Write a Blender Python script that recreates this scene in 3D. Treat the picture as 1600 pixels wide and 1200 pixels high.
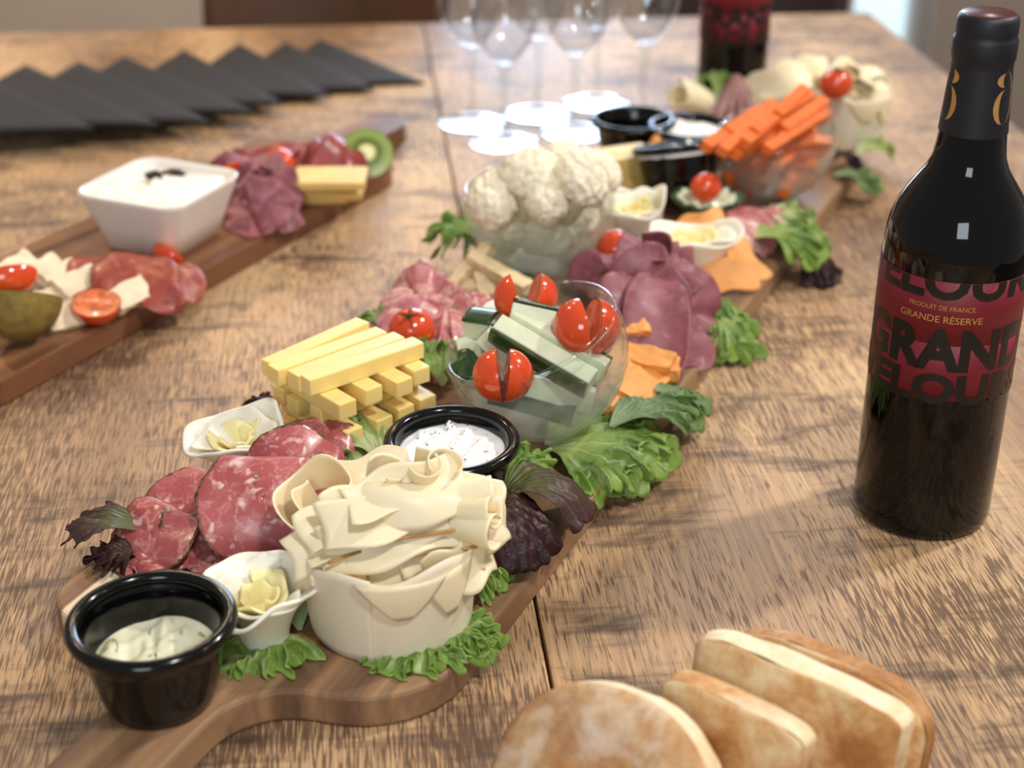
import bpy, bmesh, math, random
import numpy as np
from mathutils import Vector, Matrix

for o in list(bpy.data.objects):
    bpy.data.objects.remove(o)
SC = bpy.context.scene
COL = SC.collection
S = 0.001                                   # all lengths below are millimetres, table top at z = 0

# ------------------------------------------------------------------ camera
F_PX, PITCH, CAM_H = 2400.0, math.radians(27.0), 457.0
cam_d = bpy.data.cameras.new('camera')
cam_d.sensor_fit = 'HORIZONTAL'
cam_d.sensor_width = 36.0
cam_d.lens = 36.0 * F_PX / 1600.0
cam_d.clip_start = 0.02
cam_d.clip_end = 60
cam_d.dof.use_dof = True
cam_d.dof.focus_distance = 0.79
cam_d.dof.aperture_fstop = 6.0
cam = bpy.data.objects.new('camera', cam_d)
cam.location = (0, 0, CAM_H * S)
cam.rotation_euler = (math.pi / 2 - PITCH, 0, 0)
COL.objects.link(cam)
SC.camera = cam

# ------------------------------------------------------------------ world, lights, exposure
W = bpy.data.worlds.new('room_ambient')
SC.world = W
W.use_nodes = True
W.node_tree.nodes['Background'].inputs[0].default_value = (1.0, 0.96, 0.93, 1)
W.node_tree.nodes['Background'].inputs[1].default_value = 0.30


def area(name, loc, target, size, power, col, size_y=None):
    d = bpy.data.lights.new(name, 'AREA')
    d.energy = power
    d.color = col
    d.shape = 'RECTANGLE' if size_y else 'DISK'
    d.size = size
    if size_y:
        d.size_y = size_y
    o = bpy.data.objects.new(name, d)
    o.location = loc
    o.rotation_euler = (Vector(target) - Vector(loc)).to_track_quat('-Z', 'Y').to_euler()
    COL.objects.link(o)
    return o


def spot(name, loc, target, deg, power, col):
    d = bpy.data.lights.new(name, 'SPOT')
    d.energy, d.color, d.spot_size, d.spot_blend, d.shadow_soft_size = power, col, math.radians(deg), 0.6, 0.05
    o = bpy.data.objects.new(name, d)
    o.location = loc
    o.rotation_euler = (Vector(target) - Vector(loc)).to_track_quat('-Z', 'Y').to_euler()
    COL.objects.link(o)
    return o


area('ceiling_lamp_right', (1.55, 1.45, 1.75), (0.1, 0.8, 0), 0.14, 34, (1.0, 0.93, 0.85))
spot('ceiling_lamp_left', (-1.35, 2.25, 1.75), (-0.75, 1.75, 0), 62, 95, (1.0, 0.68, 0.38))
for _i, (_x, _y) in enumerate([(-0.75, 2.95), (0.15, 3.05), (0.95, 2.9), (1.75, 0.55)]):
    area('ceiling_spot_%d' % (_i + 1), (_x, _y, 1.75), (0, 1.2, 0), 0.06, 3.0, (1.0, 0.84, 0.62))
area('ceiling_lamp_near', (0.55, -0.1, 1.75), (0.0, 0.7, 0), 0.16, 18, (1.0, 0.97, 0.93))
area('near_window', (-0.3, -2.2, 1.35), (0.0, 0.8, 0.1), 0.95, 30, (0.86, 0.94, 1.0), 0.95)
SC.view_settings.view_transform = 'Standard'
SC.view_settings.look = 'None'
SC.view_settings.exposure = -0.07
SC.view_settings.gamma = 1.0
SC.view_settings.use_curve_mapping = False
SC.cycles.max_bounces = 10
SC.cycles.transparent_max_bounces = 24
SC.cycles.caustics_reflective = False
SC.cycles.caustics_refractive = False
SC.cycles.sample_clamp_indirect = 6.0

# ------------------------------------------------------------------ geometry helpers
sn, cs = math.sin(PITCH), math.cos(PITCH)


def P(px, py, z=0.0):
    """place in the room seen at photo pixel (px, py), at height z above the table"""
    u, v = (px - 800) / F_PX, (py - 600) / F_PX
    t = (CAM_H - z) / (sn + v * cs)
    return np.array([t * u, t * (cs - v * sn), z])


def rng(seed):
    return np.random.RandomState(seed)


def wob(p, freq, seed, octv=5):
    """smooth pseudo noise in about -1..1 for an (N,3) array"""
    r = rng(seed)
    out = np.zeros(len(p))
    for k in range(octv):
        d = r.normal(size=3)
        d /= np.linalg.norm(d)
        out += np.sin(p @ d * freq * (0.6 + 0.5 * k) + r.uniform(0, 6.28)) / (1 + 0.4 * k)
    return out / 2.2


def frame(n, hint=(1, 0, 0)):
    n = np.array(n, float)
    n /= np.linalg.norm(n)
    x = np.array(hint, float)
    x -= n * (x @ n)
    x /= np.linalg.norm(x)
    return np.stack([x, np.cross(n, x), n], 1)          # columns are the local axes


def rotz(a):
    c, s = math.cos(math.radians(a)), math.sin(math.radians(a))
    return np.array([[c, -s, 0], [s, c, 0], [0, 0, 1.0]])


def rotx(a):
    c, s = math.cos(math.radians(a)), math.sin(math.radians(a))
    return np.array([[1, 0, 0], [0, c, -s], [0, s, c]])


def roty(a):
    c, s = math.cos(math.radians(a)), math.sin(math.radians(a))
    return np.array([[c, 0, s], [0, 1, 0], [-s, 0, c]])


def grid(nu, nv, cu=False, cv=False):
    f = []
    for i in range(nu if cu else nu - 1):
        for j in range(nv if cv else nv - 1):
            a, b = i * nv + j, i * nv + (j + 1) % nv
            c, d = ((i + 1) % nu) * nv + (j + 1) % nv, ((i + 1) % nu) * nv + j
            f.append((a, b, c, d))
    return f


BASE = {}                                   # thing -> where its origin stands


def mk(name, V, Fc, mat, parent=None, smooth=True, uv=None, solid=0.0, offset=0.0, bevel=0.0):
    V = np.asarray(V, float)
    if parent is None:
        c = np.array([(V[:, 0].min() + V[:, 0].max()) / 2, (V[:, 1].min() + V[:, 1].max()) / 2, V[:, 2].min()])
    else:
        c = BASE[parent.as_pointer()]
    me = bpy.data.meshes.new(name)
    me.from_pydata(((V - c) * S).tolist(), [], Fc)
    me.update()
    if smooth:
        me.polygons.foreach_set('use_smooth', [True] * len(me.polygons))
    if uv is not None:
        lay = me.uv_layers.new(name='UVMap')
        idx = np.zeros(len(me.loops), int)
        me.loops.foreach_get('vertex_index', idx)
        lay.data.foreach_set('uv', np.asarray(uv, float)[idx].ravel())
    me.materials.append(mat)
    o = bpy.data.objects.new(name, me)
    COL.objects.link(o)
    if parent is None:
        o.location = (c * S).tolist()
    else:
        o.parent = parent
    BASE[o.as_pointer()] = c
    if solid:
        m = o.modifiers.new('thickness', 'SOLIDIFY')
        m.thickness = solid * S
        m.offset = offset
    if bevel:
        m = o.modifiers.new('edges', 'BEVEL')
        m.width = bevel * S
        m.segments = 2
        m.limit_method = 'ANGLE'
    return o


def tag(o, label, cat, group=None):
    o['label'] = label
    o['category'] = cat
    if group:
        o['group'] = group
    return o


def thing(name, label, cat, c, group=None):
    o = bpy.data.objects.new(name, None)
    o.empty_display_size = 0.01
    COL.objects.link(o)
    c = np.array(c, float)
    o.location = (c * S).tolist()
    BASE[o.as_pointer()] = c
    return tag(o, label, cat, group)


def lathe(prof, n=48, arc=None):
    a = np.linspace(0, 2 * math.pi, n, endpoint=False)
    V = []
    for r, z in prof:
        V.append(np.stack([r * np.cos(a), r * np.sin(a), np.full(n, z)], 1))
    return np.concatenate(V), grid(len(prof), n, False, True)


def cap(V, Fc, ring_start, n, flip=False):
    c = V[ring_start:ring_start + n].mean(0)
    k = len(V)
    V = np.vstack([V, c])
    for j in range(n):
        a, b = ring_start + j, ring_start + (j + 1) % n
        Fc.append((a, b, k) if flip else (b, a, k))
    return V, Fc


def catmull(pts, n=8):
    p = np.array(pts, float)
    p = np.vstack([2 * p[0] - p[1], p, 2 * p[-1] - p[-2]])
    out = []
    for i in range(1, len(p) - 2):
        for t in np.linspace(0, 1, n, endpoint=False):
            out.append(0.5 * ((2 * p[i]) + (-p[i - 1] + p[i + 1]) * t + (2 * p[i - 1] - 5 * p[i] + 4 * p[i + 1] - p[i + 2]) * t * t
                              + (-p[i - 1] + 3 * p[i] - 3 * p[i + 1] + p[i + 2]) * t ** 3))
    out.append(p[-2])
    return np.array(out)


def tube(path, rad, n=10):
    path = np.array(path, float)
    rad = np.broadcast_to(rad, len(path))
    V = []
    for i in range(len(path)):
        d = path[min(i + 1, len(path) - 1)] - path[max(i - 1, 0)]
        fr = frame(d, (0.31, 0.2, 0.93) if abs(d[2]) < 0.9 * np.linalg.norm(d) else (1, 0, 0))
        a = np.linspace(0, 2 * math.pi, n, endpoint=False)
        V.append(path[i] + (np.outer(np.cos(a), fr[:, 0]) + np.outer(np.sin(a), fr[:, 1])) * rad[i])
    V = np.concatenate(V)
    Fc = grid(len(path), n, False, True)
    V, Fc = cap(V, Fc, 0, n)
    V, Fc = cap(V, Fc, (len(path) - 1) * n, n, True)
    return V, Fc


_bx = {}


def rbox(l, w, h, bev=1.0, sub=0):
    """bevelled box centred on the origin"""
    k = (l, w, h, bev, sub)
    if k not in _bx:
        bm = bmesh.new()
        bmesh.ops.create_cube(bm, size=1)
        bmesh.ops.scale(bm, vec=(l, w, h), verts=bm.verts)
        if sub:
            bmesh.ops.subdivide_edges(bm, edges=bm.edges, cuts=sub, use_grid_fill=True)
        elif bev:
            bmesh.ops.bevel(bm, geom=bm.edges[:], offset=bev, segments=2, affect='EDGES', profile=0.6)
        bm.verts.index_update()
        V = np.array([v.co[:] for v in bm.verts])
        Fc = [[v.index for v in f.verts] for f in bm.faces]
        bm.free()
        _bx[k] = (V, Fc)
    V, Fc = _bx[k]
    return V.copy(), [list(f) for f in Fc]


_ic = {}


def ico(sub=3):
    if sub not in _ic:
        bm = bmesh.new()
        bmesh.ops.create_icosphere(bm, subdivisions=sub, radius=1)
        bm.verts.index_update()
        V = np.array([v.co[:] for v in bm.verts])
        Fc = [[v.index for v in f.verts] for f in bm.faces]
        bm.free()
        _ic[sub] = (V, Fc)
    return _ic[sub][0].copy(), [list(f) for f in _ic[sub][1]]


def join(parts):
    V, Fc, k = [], [], 0
    for v, f in parts:
        V.append(v)
        Fc += [[i + k for i in q] for q in f]
        k += len(v)
    return np.concatenate(V), Fc


def extrude(outline, z0, z1):
    """closed 2-D outline (counter-clockwise) to a solid"""
    o = np.array(outline, float)
    n = len(o)
    V = np.vstack([np.c_[o, np.full(n, z0)], np.c_[o, np.full(n, z1)]])
    Fc = [(i, (i + 1) % n, n + (i + 1) % n, n + i) for i in range(n)]
    return V, Fc + [list(range(n, 2 * n)), list(range(n))[::-1]]


# ------------------------------------------------------------------ materials
def lin(c):
    if isinstance(c, str):
        c = [int(c[i:i + 2], 16) / 255 for i in (0, 2, 4)]
    return [x / 12.92 if x < 0.04045 else ((x + 0.055) / 1.055) ** 2.4 for x in c] + [1.0]


class N:
    """small node-tree writer"""
    def __init__(self, name):
        self.m = bpy.data.materials.new(name)
        self.m.use_nodes = True
        self.t = self.m.node_tree
        self.b = self.t.nodes['Principled BSDF']
        self.out = self.t.nodes['Material Output']

    def n(self, typ, props=None, **inp):
        x = self.t.nodes.new(typ)
        for k, v in (props or {}).items():
            setattr(x, k, v)
        for k, v in inp.items():
            self.set(x, k, v)
        return x

    def set(self, x, k, v):
        k = {'Fac0': 'Fac'}.get(k, k.replace('_', ' '))
        s = x.inputs[int(k[1:])] if k[0] == 'i' and k[1:].isdigit() else x.inputs[k]
        if isinstance(v, tuple) and len(v) == 2 and hasattr(v[0], 'outputs'):
            self.t.links.new(v[0].outputs[v[1]], s)
        elif hasattr(v, 'outputs'):
            self.t.links.new(v.outputs[0], s)
        else:
            s.default_value = v

    def coord(self, scale=(1, 1, 1), kind='Object', rot=(0, 0, 0), rand=True):
        tc = self.n('ShaderNodeTexCoord')
        src = (tc, kind)
        if rand:
            oi = self.n('ShaderNodeObjectInfo')
            mu = self.n('ShaderNodeMath', {'operation': 'MULTIPLY'}, i0=(oi, 'Random'), i1=3.7)
            ad = self.n('ShaderNodeVectorMath', {'operation': 'ADD'}, i0=src, i1=mu)
            src = ad
        return self.n('ShaderNodeMapping', Vector=src, Scale=scale, Rotation=rot)

    def noise(self, co, scale, detail=4, rough=0.55, dist=0.0):
        return self.n('ShaderNodeTexNoise', Vector=co, Scale=scale, Detail=detail, Roughness=rough, Distortion=dist)

    def ramp(self, fac, stops, interp='LINEAR'):
        r = self.n('ShaderNodeValToRGB', Fac=fac)
        e = r.color_ramp
        e.interpolation = interp
        while len(e.elements) < len(stops):
            e.elements.new(0.5)
        for el, (p, c) in zip(e.elements, stops):
            el.position = p
            el.color = lin(c) if not isinstance(c, float) else (c, c, c, 1)
        return r

    def mix(self, fac, a, b, mode='MIX'):
        x = self.n('ShaderNodeMix', {'data_type': 'RGBA', 'blend_type': mode})
        for k, v in ((0, fac), (6, a), (7, b)):
            if isinstance(v, str):
                v = lin(v)
            if hasattr(v, 'outputs') or isinstance(v, tuple):
                src = v if isinstance(v, tuple) else (v, 0)
                self.t.links.new(src[0].outputs[src[1]], x.inputs[k])
            else:
                x.inputs[k].default_value = v
        return (x, 2)

    def done(self, color, rough=0.5, bump=None, bs=0.3, bd=0.001, sss=0.0, sr=0.004, spec=0.5, coat=0.0, **kw):
        b = self.b
        self.set(b, 'Base Color', lin(color) if isinstance(color, str) else color)
        self.set(b, 'Roughness', rough)
        b.inputs['Specular IOR Level'].default_value = spec
        if coat:
            b.inputs['Coat Weight'].default_value = coat
            b.inputs['Coat Roughness'].default_value = 0.12
        if sss:
            b.inputs['Subsurface Weight'].default_value = sss
            b.inputs['Subsurface Radius'].default_value = (1.0, 0.6, 0.35)
            b.inputs['Subsurface Scale'].default_value = sr
        for k, v in kw.items():
            self.set(b, k, v)
        if bump is not None:
            bn = self.n('ShaderNodeBump', Height=bump, Strength=bs, Distance=bd)
            self.set(b, 'Normal', bn)
        return self.m


def simple(name, color, rough=0.5, var=0.12, scale=60, bump=0.15, bd=0.0006, **kw):
    q = N(name)
    co = q.coord()
    nz = q.noise(co, scale, 4)
    c2 = [min(1, x * (1 - var * 1.6)) for x in lin(color)[:3]]
    c1 = [min(1, x * (1 + var)) for x in lin(color)[:3]]
    r = q.n('ShaderNodeValToRGB', Fac=nz)
    r.color_ramp.elements[0].position, r.color_ramp.elements[1].position = 0.3, 0.7
    r.color_ramp.elements[0].color = c2 + [1]
    r.color_ramp.elements[1].color = c1 + [1]
    return q.done(r, rough, nz, bump, bd, **kw)


def m_table():
    q = N('rough_sawn_oak')
    broad = q.noise(q.coord((6, 1.6, 6)), 1.0, 3)
    base = q.ramp(broad, [(0.30, '927A60'), (0.5, 'BAA283'), (0.70, 'D8C4A4')])
    fib = q.noise(q.coord((620, 14, 100)), 1.0, 5, 0.62, 0.15)
    c1 = q.mix(0.6, base, q.ramp(fib, [(0.26, '6E5238'), (0.64, 'D8BC96')]), 'OVERLAY')
    # open grain: short dark dashes along the plank
    pore = q.noise(q.coord((880, 54, 100)), 1.0, 2, 0.5, 0.1)
    patch = q.noise(q.coord((8, 6, 9)), 1.0, 4)
    padd = q.n('ShaderNodeMath', {'operation': 'MULTIPLY_ADD'}, i0=patch, i1=0.66, i2=-0.34)
    psum = q.n('ShaderNodeMath', {'operation': 'ADD'}, i0=pore, i1=padd)
    pf = q.ramp(psum, [(0.50, 0.0), (0.60, 0.80)])
    c2 = q.mix(pf, c1, '4A2A14')
    # long cathedral grain lines
    lg = q.noise(q.coord((70, 1.3, 30)), 1.0, 2, 0.5, 0.6)
    lf = q.ramp(q.n('ShaderNodeMath', {'operation': 'FRACT'}, i0=q.n('ShaderNodeMath', {'operation': 'MULTIPLY'}, i0=lg, i1=9.0)), [(0.0, 0.55), (0.14, 0.0)])
    c2 = q.mix(lf, c2, '5A3C26')
    # dark saw burns lying across the grain
    blot = q.noise(q.coord((12, 26, 13)), 1.0, 4, 0.60, 0.6)
    sawl = q.noise(q.coord((9, 210, 8)), 1.0, 2)
    bsum = q.n('ShaderNodeMath', {'operation': 'MULTIPLY_ADD'}, i0=sawl, i1=0.26, i2=blot)
    big = q.noise(q.coord((5.5, 9, 8)), 1.0, 3, 0.5, 0.4)
    bsum = q.n('ShaderNodeMath', {'operation': 'MULTIPLY_ADD'}, i0=big, i1=0.45, i2=q.n('ShaderNodeMath', {'operation': 'SUBTRACT'}, i0=bsum, i1=0.22))
    bf = q.ramp(bsum, [(0.66, 0.0), (0.84, 0.85)])
    c3 = q.mix(bf, c2, '402818')
    hgt = q.n('ShaderNodeMath', {'operation': 'SUBTRACT'}, i0=fib, i1=pf)
    rr = q.ramp(broad, [(0.3, 0.56), (0.7, 0.68)])
    return q.done(c3, rr, hgt, 0.32, 0.0006, spec=0.9)


def m_board(name, stops, pale):
    q = N(name)
    st = q.noise(q.coord((34, 0.8, 1), rand=False), 1.0, 1)
    base = q.ramp(st, stops)
    fib = q.noise(q.coord((260, 9, 60), rand=False), 1.0, 5, 0.6, 0.4)
    c = q.mix(0.5, base, q.ramp(fib, [(0.3, '6A4A32'), (0.7, 'C8A582')]), 'OVERLAY')
    if pale:
        tc = q.n('ShaderNodeTexCoord')
        sp = q.n('ShaderNodeSeparateXYZ', Vector=(tc, 'Object'))
        g = q.n('ShaderNodeMath', {'operation': 'ADD'}, i0=(sp, 'X'), i1=pale)
        a = q.n('ShaderNodeMath', {'operation': 'ABSOLUTE'}, i0=g)
        f = q.ramp(q.n('ShaderNodeMath', {'operation': 'MULTIPLY'}, i0=a, i1=62.0), [(0.35, 1.0), (0.45, 0.0)])
        c = q.mix(f, c, 'E8CFB2')
    return q.done(c, 0.42, fib, 0.12, 0.0004, spec=0.45)


def m_salami():
    q = N('salami_meat')
    co = q.coord((1, 1, 1))
    w = q.noise(co, 60, 3)
    dist = q.n('ShaderNodeMix', {'data_type': 'RGBA'}, i0=0.02)
    q.t.links.new(co.outputs[0], dist.inputs[6])
    q.t.links.new(w.outputs['Color'], dist.inputs[7])
    n1 = q.noise((dist, 2), 130, 5, 0.62, 0.8)
    f1 = q.ramp(n1, [(0.50, 0.0), (0.64, 0.70)])
    vor = q.n('ShaderNodeTexVoronoi', Vector=(dist, 2), Scale=150.0)
    f2 = q.ramp((vor, 'Distance'), [(0.16, 0.9), (0.40, 0.0)])
    sel = q.ramp(q.noise(co, 75, 2), [(0.46, 0.0), (0.56, 1.0)])
    f3 = q.n('ShaderNodeMath', {'operation': 'MULTIPLY'}, i0=f2, i1=sel)
    red = q.ramp(q.noise(co, 28, 3), [(0.3, '9A443E'), (0.55, 'B0585A'), (0.75, 'BE6C68')])
    c = q.mix(f1, red, 'D39C98')
    c = q.mix(f3, c, 'E6C6C0')
    return q.done(c, 0.34, n1, 0.3, 0.0007, sss=0.12, sr=0.003, coat=0.15)


def m_meat(name, dark, mid, fat, scale=(22, 60, 22), rough=0.42, amt=0.55, coat=0.1):
    q = N(name)
    a = q.noise(q.coord(scale), 1.0, 5, 0.6, 1.2)
    b = q.noise(q.coord((60, 60, 60)), 1.0, 4)
    c = q.ramp(b, [(0.3, dark), (0.65, mid)])
    c = q.mix(q.ramp(a, [(amt, 0.0), (amt + 0.16, 0.85)]), c, fat)
    return q.done(c, rough, b, 0.25, 0.0008, sss=0.12, sr=0.003, coat=coat)


def m_leaf(name, inner, mid, edge, rib, tint=None):
    q = N(name)
    uv = q.n('ShaderNodeTexCoord')
    sp = q.n('ShaderNodeSeparateXYZ', Vector=(uv, 'UV'))
    nz = q.noise(q.coord((55, 55, 55)), 1.0, 4)
    ad = q.n('ShaderNodeMath', {'operation': 'MULTIPLY_ADD'}, i0=nz, i1=0.5, i2=-0.25)
    r = q.n('ShaderNodeMath', {'operation': 'ADD'}, i0=(sp, 'X'), i1=ad)
    c = q.ramp(r, [(0.05, rib), (0.30, inner), (0.68, mid), (0.98, edge)])
    wv = q.n('ShaderNodeMath', {'operation': 'MULTIPLY'}, i0=(sp, 'Y'), i1=44.0)
    sw = q.n('ShaderNodeMath', {'operation': 'SINE'}, i0=q.n('ShaderNodeMath', {'operation': 'MULTIPLY_ADD'}, i0=nz, i1=7.0, i2=wv))
    vein = q.ramp(sw, [(0.86, 0.0), (1.0, 0.18 if tint else 0.45)])
    c = q.mix(vein, c, rib)
    cr = q.noise(q.coord((210, 210, 210)), 1.0, 3)
    m = q.done(c, 0.42, q.n('ShaderNodeMath', {'operation': 'MULTIPLY_ADD'}, i0=cr, i1=2.0, i2=sw), 0.45, 0.0008, spec=0.35)
    tl = q.n('ShaderNodeBsdfTranslucent', Color=c if not isinstance(c, tuple) else c)
    mx = q.n('ShaderNodeMixShader', Fac=0.28, i1=q.b, i2=tl)
    q.t.links.new(mx.outputs[0], q.out.inputs[0])
    return m


def m_glass(name, tint=(0.97, 0.99, 0.98, 1), fog=0.0, ior=1.5, foglow=None, base=0.045):
    """thin clear glass: see-through plus a Fresnel sheen, with an even breath of mist where fogged"""
    q = N(name)
    t = q.n('ShaderNodeBsdfTransparent', Color=tint)
    g = q.n('ShaderNodeBsdfGlossy', Color=(1, 1, 1, 1), Roughness=0.03)
    lw = q.n('ShaderNodeLayerWeight', Blend=0.5)
    pw = q.n('ShaderNodeMath', {'operation': 'POWER'}, i0=(lw, 'Facing'), i1=4.0)
    fr = q.n('ShaderNodeMath', {'operation': 'MULTIPLY_ADD'}, i0=pw, i1=0.9, i2=base)
    m = q.n('ShaderNodeMixShader', Fac=fr, i1=t, i2=g)
    if fog:
        d = q.n('ShaderNodeBsdfTranslucent', Color=(0.80, 0.84, 0.78, 1))
        e = q.n('ShaderNodeBsdfDiffuse', Color=(0.72, 0.76, 0.70, 1))
        de = q.n('ShaderNodeMixShader', Fac=0.5, i1=d, i2=e)
        tc = q.n('ShaderNodeTexCoord')
        sp = q.n('ShaderNodeSeparateXYZ', Vector=(tc, 'Object'))
        nz = q.noise(q.coord((38, 38, 38)), 1.0, 4)
        a = q.n('ShaderNodeMath', {'operation': 'MULTIPLY_ADD'}, i0=nz, i1=0.03, i2=(sp, 'Z'))
        f = q.n('ShaderNodeMapRange', i0=a, i1=foglow[0], i2=foglow[1], i3=fog, i4=0.0)
        m = q.n('ShaderNodeMixShader', Fac=f, i1=m, i2=de)
    q.t.links.new(m.outputs[0], q.out.inputs[0])
    return q.m


def m_emit(name, col, k):
    q = N(name)
    q.b.inputs['Base Color'].default_value = (0.8, 0.85, 0.9, 1)
    q.b.inputs['Emission Color'].default_value = col
    q.b.inputs['Emission Strength'].default_value = k
    return q.m


def m_dip(name, base, herb, thr=0.62, sc=260):
    q = N(name)
    h = q.noise(q.coord((sc, sc * 0.55, sc)), 1.0, 2, 0.5, 1.5)
    nz = q.noise(q.coord((90, 90, 90)), 1.0, 4)
    c = q.ramp(nz, [(0.3, [x * 0.90 for x in lin(base)[:3]] and base), (0.7, 'FFFFFF' if base > 'EE' else base)])
    c = q.mix(q.ramp(h, [(thr, 0.0), (thr + 0.07, 0.9)]), c, herb)
    return q.done(c, 0.38, nz, 0.5, 0.0012, sss=0.15, sr=0.003)


def m_bread(name, stops, scale=32, bump=0.6, flour=0.0):
    q = N(name)
    a = q.noise(q.coord((scale, scale, scale)), 1.0, 5, 0.6)
    f = q.noise(q.coord((220, 220, 220)), 1.0, 4, 0.65)
    c = q.ramp(a, stops)
    c = q.mix(0.25, c, q.ramp(f, [(0.35, '8A6A48'), (0.65, 'F2E2C8')]), 'OVERLAY')
    if flour:
        g = q.noise(q.coord((26, 26, 26)), 1.0, 4, 0.6, 0.5)
        c = q.mix(q.ramp(g, [(0.58, 0.0), (0.72, flour)]), c, 'E9DCCB')
    return q.done(c, 0.75, f, bump, 0.0012, sss=0.05, spec=0.25)


M = {}
M['table'] = m_table()
M['board'] = m_board('acacia_board', [(0.3, '6E5848'), (0.45, '8C735E'), (0.6, 'A58B6E'), (0.72, '7A624E')], 0.084)
M['board2'] = m_board('walnut_board', [(0.3, '674630'), (0.45, '866046'), (0.6, 'A07A58'), (0.72, '6E4C36')], 0)
M['black'] = simple('glossy_black_melamine', '060606', 0.14, 0.1, 30, 0.02, spec=0.42)
M['salami'] = m_salami()
M['pepper'] = simple('cracked_pepper', '6E5A40', 0.8, 0.7, 500, 0.6, 0.001)
M['peppercorn'] = simple('peppercorn', 'B09A78', 0.7, 0.4, 300, 0.4)
M['cheese'] = simple('yellow_cheese', 'FADC8C', 0.40, 0.07, 25, 0.10, 0.0004, sss=0.35, sr=0.006)
M['cheese2'] = simple('deep_yellow_cheese', 'E8CA7C', 0.45, 0.08, 25, 0.10, sss=0.2)
M['shaving'] = simple('pale_cheese_shaving', 'F3E2BC', 0.42, 0.06, 30, 0.10, 0.0005, sss=0.25, sr=0.004)
M['shaving2'] = simple('translucent_cheese_rind', 'F0DDB8', 0.40, 0.08, 22, 0.06, sss=0.25, sr=0.004)
M['wrap'] = simple('cream_cheese_sheet', 'F1E2C8', 0.38, 0.05, 14, 0.05, sss=0.25, sr=0.004)
M['brown_edge'] = simple('toasted_cheese_rind', 'B98A4E', 0.6, 0.3, 120, 0.3)
M['petal'] = simple('white_cheese_petal', 'FBF5E4', 0.36, 0.03, 20, 0.04, sss=0.3, sr=0.005)
M['petal_core'] = simple('scatter_tinted_white_cheese', 'FDEDB4', 0.38, 0.08, 40, 0.10, sss=0.35, sr=0.005)  # white cheese; yellow of light scattering between folds is put into its colour
M['orange'] = simple('orange_cheese', 'E9A258', 0.55, 0.10, 70, 0.35, 0.001, sss=0.15)
M['carrot'] = simple('cut_carrot', 'E8742C', 0.42, 0.12, 80, 0.2, sss=0.2)
M['tomato'] = simple('tomato_skin', 'DA4A1E', 0.14, 0.10, 18, 0.02, sss=0.15, sr=0.004, coat=0.5)
M['tomato_flesh'] = simple('tomato_flesh', 'E07848', 0.25, 0.25, 160, 0.5, 0.0015, sss=0.25, coat=0.4)
M['calyx'] = simple('tomato_calyx', '3B4A1E', 0.7, 0.3, 100, 0.3)
M['stem_scar'] = simple('tomato_stem_scar', '5A4A2A', 0.8, 0.3, 200, 0.4)
M['cuke'] = simple('cucumber_flesh', 'DCE2C6', 0.30, 0.08, 60, 0.25, sss=0.3, sr=0.005, coat=0.2)
M['cuke_skin'] = simple('cucumber_skin', '27491C', 0.30, 0.35, 90, 0.2, coat=0.3)
M['cauli'] = simple('cauliflower_curd', 'F2E8CE', 0.7, 0.06, 220, 0.6, 0.0015, sss=0.15)
M['cauli_stalk'] = simple('cauliflower_stalk', 'E6DFB8', 0.5, 0.06, 60, 0.2, sss=0.2)
M['ham'] = m_meat('cured_ham', 'A2505A', 'C27C7C', 'E8C8B6', amt=0.49, scale=(40, 90, 40))
M['pastrami'] = m_meat('dark_pastrami', '783E48', '96565F', 'B0797E', amt=0.56, rough=0.5, coat=0.0, scale=(60, 120, 60))
M['bresaola'] = m_meat('red_cured_beef', '6E1F22', '96302E', 'C0584A', amt=0.56)
M['chorizo'] = m_meat('spicy_cured_sausage', '84302A', 'A04A3A', 'C07A62', amt=0.55, scale=(50, 50, 50))
M['fan'] = m_meat('pale_pink_meat', '8E6460', 'B08580', 'C9A39A', amt=0.55)
M['chicken'] = simple('chicken_strip', 'E2CDA4', 0.6, 0.14, 90, 0.5, 0.0012, sss=0.15)
M['chicken_pale'] = simple('pale_chicken_slice', 'E8DABB', 0.55, 0.08, 90, 0.4, 0.001, sss=0.2)
M['leaf'] = m_leaf('green_lettuce', 'A6BC68', '6A8E3C', '8FAE50', 'D2DBA8')
M['leaf_pale'] = m_leaf('pale_lettuce', 'C9D39A', 'A0B868', '93AE58', 'E8EBD0')
M['leaf_dark'] = m_leaf('dull_green_lettuce', '86A070', '5E7E4C', '82A062', 'AEBE92')
M['leaf_red'] = m_leaf('red_oakleaf_lettuce', '4A3A26', '3C1E20', '30161A', '5E4238', True)
M['leaf_redgreen'] = m_leaf('bronze_oakleaf_lettuce', '6F7448', '56443A', '523638', '80785C', True)
M['kiwi_flesh'] = None
M['kiwi_skin'] = simple('kiwi_skin', '8A7436', 0.8, 0.2, 140, 0.4)
M['porcelain'] = simple('white_porcelain', 'EDE8E2', 0.22, 0.02, 10, 0.0)
M['raisin'] = simple('dark_raisin', '2A1812', 0.35, 0.3, 150, 0.5)
M['napkin'] = simple('black_paper_napkin', '2A2829', 0.85, 0.15, 500, 0.3)
M['bottle'] = simple('dark_wine_glass', '040404', 0.05, 0.0, 10, 0.0, spec=0.38)
M['label'] = simple('crimson_label', '740C1F', 0.55, 0.05, 60, 0.05)
M['ink'] = simple('black_label_ink', '0C0908', 0.4, 0.0, 10, 0.0)
M['gold'] = simple('gold_print', 'C79A55', 0.4, 0.08, 200, 0.05)
M['gold'].node_tree.nodes['Principled BSDF'].inputs['Metallic'].default_value = 0.4
M['capsule'] = simple('navy_capsule', '10121C', 0.5, 0.05, 60, 0.03)
M['capsule_top'] = simple('wine_red_capsule_top', '4A1C28', 0.25, 0.05, 60, 0.03)
M['glass'] = m_glass('thin_wine_glass', (0.94, 0.95, 0.96, 1), base=0.06)
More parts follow.
